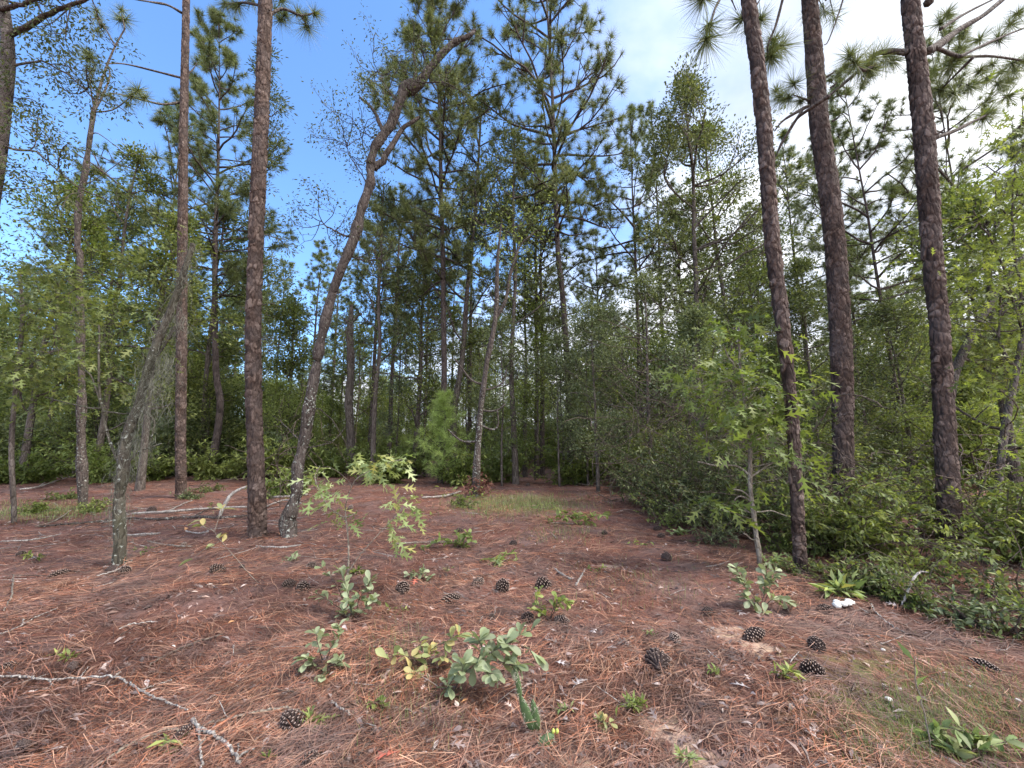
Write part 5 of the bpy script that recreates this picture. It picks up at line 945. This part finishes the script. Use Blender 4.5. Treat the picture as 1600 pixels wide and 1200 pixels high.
CONES = [(447, 911, 24, 'pine cone left one of the touching pair left of the lime seedling'), (471, 916, 30, 'pine cone right one of the touching pair left of the lime seedling'), (484, 883, 20, 'small pine cone above the touching pair'), (335, 886, 28, 'dark pine cone below the bent thin seedling'), (375, 884, 20, 'small pine cone by the bent seedling stem'), (192, 888, 30, 'pine cone lying right against the mossy oak foot'), (172, 887, 26, 'pine cone in front of the mossy oak foot'), (90, 892, 30, 'flattened pine cone left of the mossy oak'), (108, 1037, 44, 'blurred dark pine cone above the fallen white branch'), (8, 1036, 36, 'pine cone cut by the left edge above the white branch'), (28, 1162, 54, 'big dark pine cone in the bottom left corner'), (455, 1132, 46, 'grey pine cone under the end of the pale stick'), (283, 1146, 44, 'pine cone between the two fallen white branches'), (478, 1192, 40, 'pine cone cut by the bottom edge'),
         (699, 934, 30, 'pine cone on open straw left of the centre trio'), (748, 907, 26, 'upright pale-tipped pine cone, left of the centre trio'), (786, 916, 24, 'middle pine cone of the centre trio'), (847, 913, 30, 'right pine cone of the centre trio above the small plant'), (628, 917, 30, 'half-buried pine cone beside the red oak leaf'), (876, 967, 26, 'pine cone right of the small plant base'), (827, 965, 22, 'pine cone left of the small plant base'), (1057, 996, 36, 'round pine cone at the left of the bare sand'), (1031, 1033, 50, 'largest long pine cone below the bare sand'), (1179, 992, 38, 'pine cone at the right end of the bare sand'), (1281, 1007, 46, 'white-tipped pine cone with pointed end, right foreground'), (1270, 1043, 38, 'dark round pine cone below the white-tipped one'), (1110, 953, 26, 'dull pine cone above the bare sand'), (1292, 944, 40, 'pine cone next to the white fungus'), (1540, 1033, 48, 'long pine cone near the right edge'),
         (803, 848, 13, 'small far pine cone at centre above the green tuft'), (715, 829, 14, 'far pine cone above the bright green clump'), (945, 832, 12, 'far pine cone beside the pale green sprawl'), (1028, 825, 13, 'upper of two far pine cones near the thicket'), (1033, 836, 13, 'lower of two far pine cones near the thicket'), (1043, 871, 19, 'dark pine cone on the straw left of the sapling'), (235, 794, 22, 'dark far pine cone right of the mossy oak'), (547, 791, 18, 'dark pine cone behind the lime seedling stem'), (825, 757, 9, 'tiny far pine cone on the red path'), (768, 964, 12, 'small pine cone right of the open straw cone'), (1213, 905, 14, 'small pine cone at the foot of the slanting pine'), (285, 848, 20, 'pine cone beyond the bent seedling'), (30, 862, 26, 'pine cone half hidden in straw at the left edge')]
cm = []
for k in range(5):
    o = cone_mesh(k, (1.25, 1.5, 1.0, .8, 1.35)[k]).build('pine_cone', [M_CONE, M_CONET], smooth=False); cm.append(o.data)
    if k: bpy.data.objects.remove(o)
    else: c_first = o
crs = np.random.default_rng(5)
for i, (x, y, w_, lab) in enumerate(CONES):
    b = G(x, y + w_ * .28); s = wid(w_, b) * .88 * crs.uniform(.88, 1.08); o = c_first if i == 0 else c_first.copy()
    if i: COL.objects.link(o)
    o.data = cm[int(crs.integers(5))]; o.location = (float(b[0]), float(b[1] + s * .2), float(b[2] + s * crs.uniform(.08, .24))); o.scale = (s * crs.uniform(.85, 1.2), s, s * crs.uniform(.85, 1)); o.rotation_euler = (crs.uniform(0, 6.28), crs.uniform(-.35, .35), crs.uniform(0, 6.28)); ns(o, lab, 'pine cone', 'pine cones on the straw')
# ------------------------------------------------------------------ fallen branches and sticks
def stick(name, label, cat, paths, matr, seed, lift=.02, grp=None, jit=.006, loz=None):
    b = G(*paths[0][0][:2]); rs = np.random.default_rng(seed); mb = MB()
    for pth in paths:
        P, r = [], []
        for q in pth:
            g = G(q[0], q[1]) if len(q) < 4 else at(q[0], q[1], G(*pth[0][:2])[1] + q[3]); rr = wid(q[2], g) / 2; P.append(g - b + [0, 0, (rr * .7 + lift) if len(q) < 4 else 0]); r.append(rr)
        k = len(P) * 8; sp = smooth_path(P, k) + rs.normal(0, jit * .5, (k, 3)); mb.tube(sp, np.interp(np.linspace(0, len(P) - 1, k), np.arange(len(P)), r) * (1 + .12 * rs.normal(0, 1, k).clip(-1.5, 2)), 8)
    o = mb.build(name, matr); o.location = [float(v) for v in b]; return ns(o, label, cat, grp)
stick('fallen_branch', 'long white bleached branch lying across the bottom left', 'branch', [[(-20, 1066, 4.3), (40, 1067, 5.0), (70, 1071, 4.3), (130, 1068, 4.3), (180, 1067, 4.3), (215, 1086, 4.3), (250, 1104, 4.0), (292, 1120, 2.9)], [(180, 1066, 2.9), (187, 1058, 1.4)], [(125, 1066, 2.2), (137, 1050, 1.4)], [(218, 1087, 2.2), (245, 1078, 1.8), (268, 1072, 1.4)], [(75, 1072, 2.9), (82, 1082, 1.4)]], M_DEADW, 1, .03)
stick('fallen_branch', 'forked white bleached branch at the bottom left, ending by the frame edge', 'branch', [[(300, 1138, 8), (312, 1152, 8), (335, 1162, 6), (358, 1180, 6), (372, 1205, 6)], [(310, 1153, 4), (312, 1180, 4), (314, 1215, 4)], [(372, 1195, 4), (390, 1184, 3), (396, 1182, 3)], [(312, 1175, 3), (330, 1150, 2.5), (348, 1128, 2)], [(370, 1190, 3), (372, 1172, 2)]], M_DEADW, 2, .03)
stick('fallen_branch', 'brownish stick running from the bottom edge to the grey pine cone', 'branch', [[(150, 1205, 6), (190, 1180, 6), (230, 1160, 6), (258, 1149, 6), (300, 1146, 5), (340, 1135, 5), (385, 1124, 5), (430, 1116, 4), (450, 1114, 4), (480, 1124, 3)], [(340, 1135, 4), (355, 1122, 2)]], M_TWIG, 3, .02)
stick('twig', 'thin forked pale twig at the left edge', 'twig', [[(-5, 997, 3), (15, 990, 3), (34, 981, 3), (60, 967, 2.5), (90, 954, 2)], [(34, 981, 2.5), (36, 972, 2)]], M_DEADW, 4)
stick('twig', 'thin pale twig lying on straw in the left middle', 'twig', [[(187, 987, 2), (205, 980, 3), (245, 976, 2)]], M_DEADW, 5)
stick('twig', 'dark flat stick on straw left of the sage sprig', 'twig', [[(232, 1045, 3), (270, 1025, 5), (310, 1008, 4), (350, 995, 2)]], M_BROWNT, 6)
stick('twig', 'leaning grey stick in front of the right-hand shrubs', 'stick', [[(1410, 950, 4), (1418, 925, 5, .02), (1434, 896, 5, .05), (1450, 894, 2, .05)]], M_DEADW, 7)
stick('twig', 'pale bending stem across the right edge straw', 'twig', [[(1460, 940, 2), (1485, 953, 3), (1520, 975, 3), (1548, 992, 2)]], M_TWIG, 8, .04)
stick('twig', 'thin pale curved twig right of the white fungus', 'twig', [[(1362, 948, 3), (1368, 960, 3), (1388, 978, 3), (1415, 994, 2)]], M_DEADW, 9)
stick('twig', 'left of two short twigs above the small plant', 'twig', [[(868, 893, 3), (880, 903, 4), (892, 908, 3)]], M_DEADW, 10)
stick('twig', 'right of two short twigs above the small plant', 'twig', [[(900, 919, 3), (908, 905, 3), (914, 893, 2)]], M_DEADW, 11)
stick('twig', 'short diagonal stick near the bottom centre-left', 'twig', [[(518, 1104, 3), (532, 1114, 4), (547, 1124, 3)]], M_DEADW, 12)
stick('twig', 'thin straight twig above the centre cones', 'twig', [[(610, 853, 2), (650, 851, 3), (700, 850, 2)]], M_TWIG, 13)
stick('twig', 'curving brown twig at the bottom edge below the cactus grass', 'twig', [[(555, 1200, 3), (570, 1175, 3), (590, 1158, 2.5), (620, 1145, 2)]], M_BROWNT, 14)
stick('fallen_log', 'long fallen lichened log behind the mossy oak foot', 'log', [[(60, 826, 3), (100, 822, 5), (150, 819, 6), (200, 813, 5), (250, 814, 5), (300, 811, 6), (350, 812, 5), (400, 806, 3)], [(150, 819, 3), (185, 806, 2), (215, 800, 2)], [(300, 811, 3), (325, 798, 2), (350, 795, 2)]], M_LICH, 15, .02, 'fallen wood on the left')
stick('fallen_branch', 'pale arched fallen branch leaning left of the stout pine', 'branch', [[(343, 810, 6), (348, 795, 7, .1), (362, 772, 6, .3), (385, 760, 4, .5)], [(352, 788, 3, .1), (372, 792, 3, .2), (385, 795, 2, .3)]], M_DEADW, 16, .02, 'fallen wood on the left')
stick('fallen_branch', 'thin fallen branch parallel to and above the log', 'branch', [[(205, 806, 4), (260, 803, 5), (320, 798, 4), (385, 795, 3)], [(260, 803, 3), (285, 790, 2), (300, 785, 2)]], M_DEADW, 17, .03, 'fallen wood on the left')
stick('fallen_branch', 'short fallen branch below the log right of the mossy oak', 'branch', [[(195, 840, 4), (225, 838, 5), (250, 836, 3)], [(325, 834, 4), (310, 836, 3), (290, 833, 3)]], M_DEADW, 18, .02, 'fallen wood on the left')
stick('fallen_branch', 'slanted thin dead branch at the left behind the knobbly pine', 'branch', [[(30, 768, 3), (60, 764, 4), (95, 752, 3), (120, 745, 2)], [(60, 764, 3), (80, 750, 2), (100, 748, 2)]], M_DEADW, 19, .05, 'fallen wood on the left')
stick('fallen_branch', 'crossed dead branches between stout pine and leaning oak', 'branch', [[(410, 778, 4), (440, 780, 4), (480, 776, 3)], [(415, 795, 3), (445, 785, 3), (470, 790, 3)]], M_DEADW, 20, .04, 'fallen wood on the left')
for i, (a, c, lab) in enumerate([((0, 850), (95, 838), 'dead branch lying left of the mossy oak above the straw cones'), ((55, 826), (110, 800), 'dead branch propped on the left end of the log'), ((205, 880), (150, 905), 'thin dead twig in front of the mossy oak foot'), ((230, 850), (300, 858), 'dark twig between mossy oak and bent seedling'), ((400, 858), (470, 855), 'pale twig in front of the stout pine and leaning oak'), ((20, 905), (5, 960), 'thin crooked twig near the left edge'), ((660, 780), (720, 770), 'fallen twig in front of the young pine')]):
    m_ = ((a[0] + c[0]) / 2 + 5, (a[1] + c[1]) / 2 + 3, 3.5); stick('twig', lab, 'twig', [[(a[0], a[1], 2.5), m_, (c[0], c[1], 2)]], [M_DEADW, M_TWIG][i % 2], 30 + i, .03, 'fallen wood on the left')
stick('fallen_log', 'reddish fallen log behind the crooked-limbed pine', 'log', [[(1390, 824, 8), (1420, 832, 12), (1460, 838, 12), (1500, 842, 12), (1560, 846, 14), (1640, 855, 16)]], M_LOG, 50, .02)
stick('fallen_log', 'grey fallen log at the right edge under the crooked young oak', 'log', [[(1530, 828, 8), (1570, 838, 10), (1640, 850, 12)]], M_LICH, 51, .04)
# ------------------------------------------------------------------ fungus, mushrooms, bright dead leaves
def mushroom(x, y, w_, label, seed, grp='small white mushrooms'):
    b = G(x, y + w_ * .4); s = wid(w_, b); rs = np.random.default_rng(seed); root = thing('mushroom', b, label, 'mushroom', grp); mb = MB(); n = 14
    prof = [(0, .62), (.25, .60), (.42, .50), (.5, .36), (.46, .26), (.2, .30)]; V = [(r * s * math.cos(a) * (1 + .08 * math.sin(3 * a + seed)), r * s * math.sin(a), z * s) for r, z in prof for a in np.arange(n) / n * 6.2832]
    mb.add(V, [(i * n + j, i * n + (j + 1) % n, (i + 1) * n + (j + 1) % n, (i + 1) * n + j) for i in range(5) for j in range(n)]); mb.build('cap', M_WHITE, root)
    st_ = MB(); st_.tube(np.array([[0, 0, -.02], [0, 0, .3 * s], [0, 0, .4 * s]]), [.1 * s, .09 * s, .1 * s], 8); st_.build('stalk', M_WHITE, root)
for i, (x, y, w_, lab) in enumerate([(1382, 1070, 11, 'white mushroom upper left of the mossy patch'), (1389, 1091, 15, 'biggest round white mushroom in the mossy patch'), (1406, 1075, 11, 'white mushroom right of the biggest one'), (1380, 1014, 9, 'small white mushroom above the mossy patch'), (1515, 1070, 10, 'white mushroom toward the right edge'), (1592, 1092, 14, 'white mushroom at the right edge'), (1424, 1017, 7, 'tiny white mushroom at the tip of the tall thin stem')]): mushroom(x, y, w_, lab, i)
def fungus():
    b = G(1320, 950); rs = np.random.default_rng(2); mb = MB()
    for k in range(9):
        c = np.array([rs.normal(0, .05), rs.normal(0, .02), .03 + rs.uniform(0, .02)]); r = rs.uniform(.018, .035); n = 10; V = []
        for i in range(6):
            ph = -1.5 + i * .6
            for j in range(n): a = j / n * 6.28; V.append(c + np.array([r * math.cos(ph) * math.cos(a), r * math.cos(ph) * math.sin(a), r * .7 * math.sin(ph)]) * (1 + .15 * math.sin(5 * a + k)))
        mb.add(V, [(i * n + j, i * n + (j + 1) % n, (i + 1) * n + (j + 1) % n, (i + 1) * n + j) for i in range(5) for j in range(n)])
    o = mb.build('fungus', M_WHITE); o.location = [float(v) for v in b]; ns(o, 'bright white lumpy fungus beside a pine cone right of the sapling', 'fungus')
fungus()
M_RED = plain('red_dead_leaf', (.45, .12, .08), .6, .3, 40); M_PALE = plain('pale_dead_leaf', (.62, .50, .42), .7, .2, 40); M_ORNG = plain('orange_dead_leaf', (.58, .30, .14), .6, .3, 40); M_GRL = plain('grey_dead_leaf', (.42, .37, .36), .7, .2, 40)
for i, (x, y, s, m_, T, lab) in enumerate([(648, 912, .13, M_RED, T_LOBE, 'pinkish red fallen oak leaf beside the half-buried cone'), (600, 1192, .11, M_RED, T_LOBE, 'dark red fallen oak leaf at the bottom edge'), (905, 1072, .13, M_GRL, T_LOBE, 'grey lobed fallen oak leaf right of the cactus'), (878, 1042, .08, M_GRL, T_LOBE, 'small grey fallen oak leaf right of the sage plant'), (1155, 1078, .09, M_GRL, T_LOBE, 'pale grey curled fallen leaf below the bare sand'), (818, 982, .05, M_PALE, T_OBO, 'pale pink fallen leaf above the sage plant tip'), (620, 1090, .06, M_PALE, T_OBO, 'pale curled fallen leaf below the yellowing sprig'), (713, 1106, .05, M_PALE, T_OBO, 'pinkish fallen leaf right of the drooping leaf'), (727, 1102, .05, M_ORNG, T_OBO, 'yellowish fallen leaf under the sage plant'), (352, 917, .07, M_ORNG, T_OBL, 'orange fallen leaf in the left straw'), (326, 917, .07, M_PALE, T_OBL, 'pale fallen leaf left of the orange one'), (380, 918, .06, M_PALE, T_OBL, 'pale fallen leaf right of the orange one'), (303, 929, .05, M_PALE, T_OBL, 'small pale fallen leaf below the row of three'), (358, 976, .06, M_ORNG, T_OBL, 'salmon fallen leaf right of the thin pale twig'), (290, 828, .14, M_ORNG, T_OBL, 'tan standing dead leaf behind the bent seedling'), (438, 836, .07, M_ORNG, T_OBL, 'orange leaf between stout pine and leaning oak'), (270, 1015, .03, M_WHITE, T_OBL, 'tiny white fallen leaf left of the dark flat stick'), (925, 990, .09, M_GRL, T_LOBE, 'grey fallen oak leaf left of the round cone')]):
    b = G(x, y); mb = MB(); rs_ = np.random.default_rng(900 + i); put_leaves(mb, T, np.array([[-s / 2, 0, .025]]), np.array([[1, .3 * rs_.normal(), .12]]), np.array([s]), 0, rs_, 1.4, .25)
    o = mb.build('fallen_leaf', m_); o.location = [float(v) for v in b]; o.rotation_euler.z = rs_.uniform(0, 6.28); ns(o, lab, 'leaf', 'distinct fallen leaves'); so_ = o.modifiers.new('thick', 'SOLIDIFY'); so_.thickness = .0008
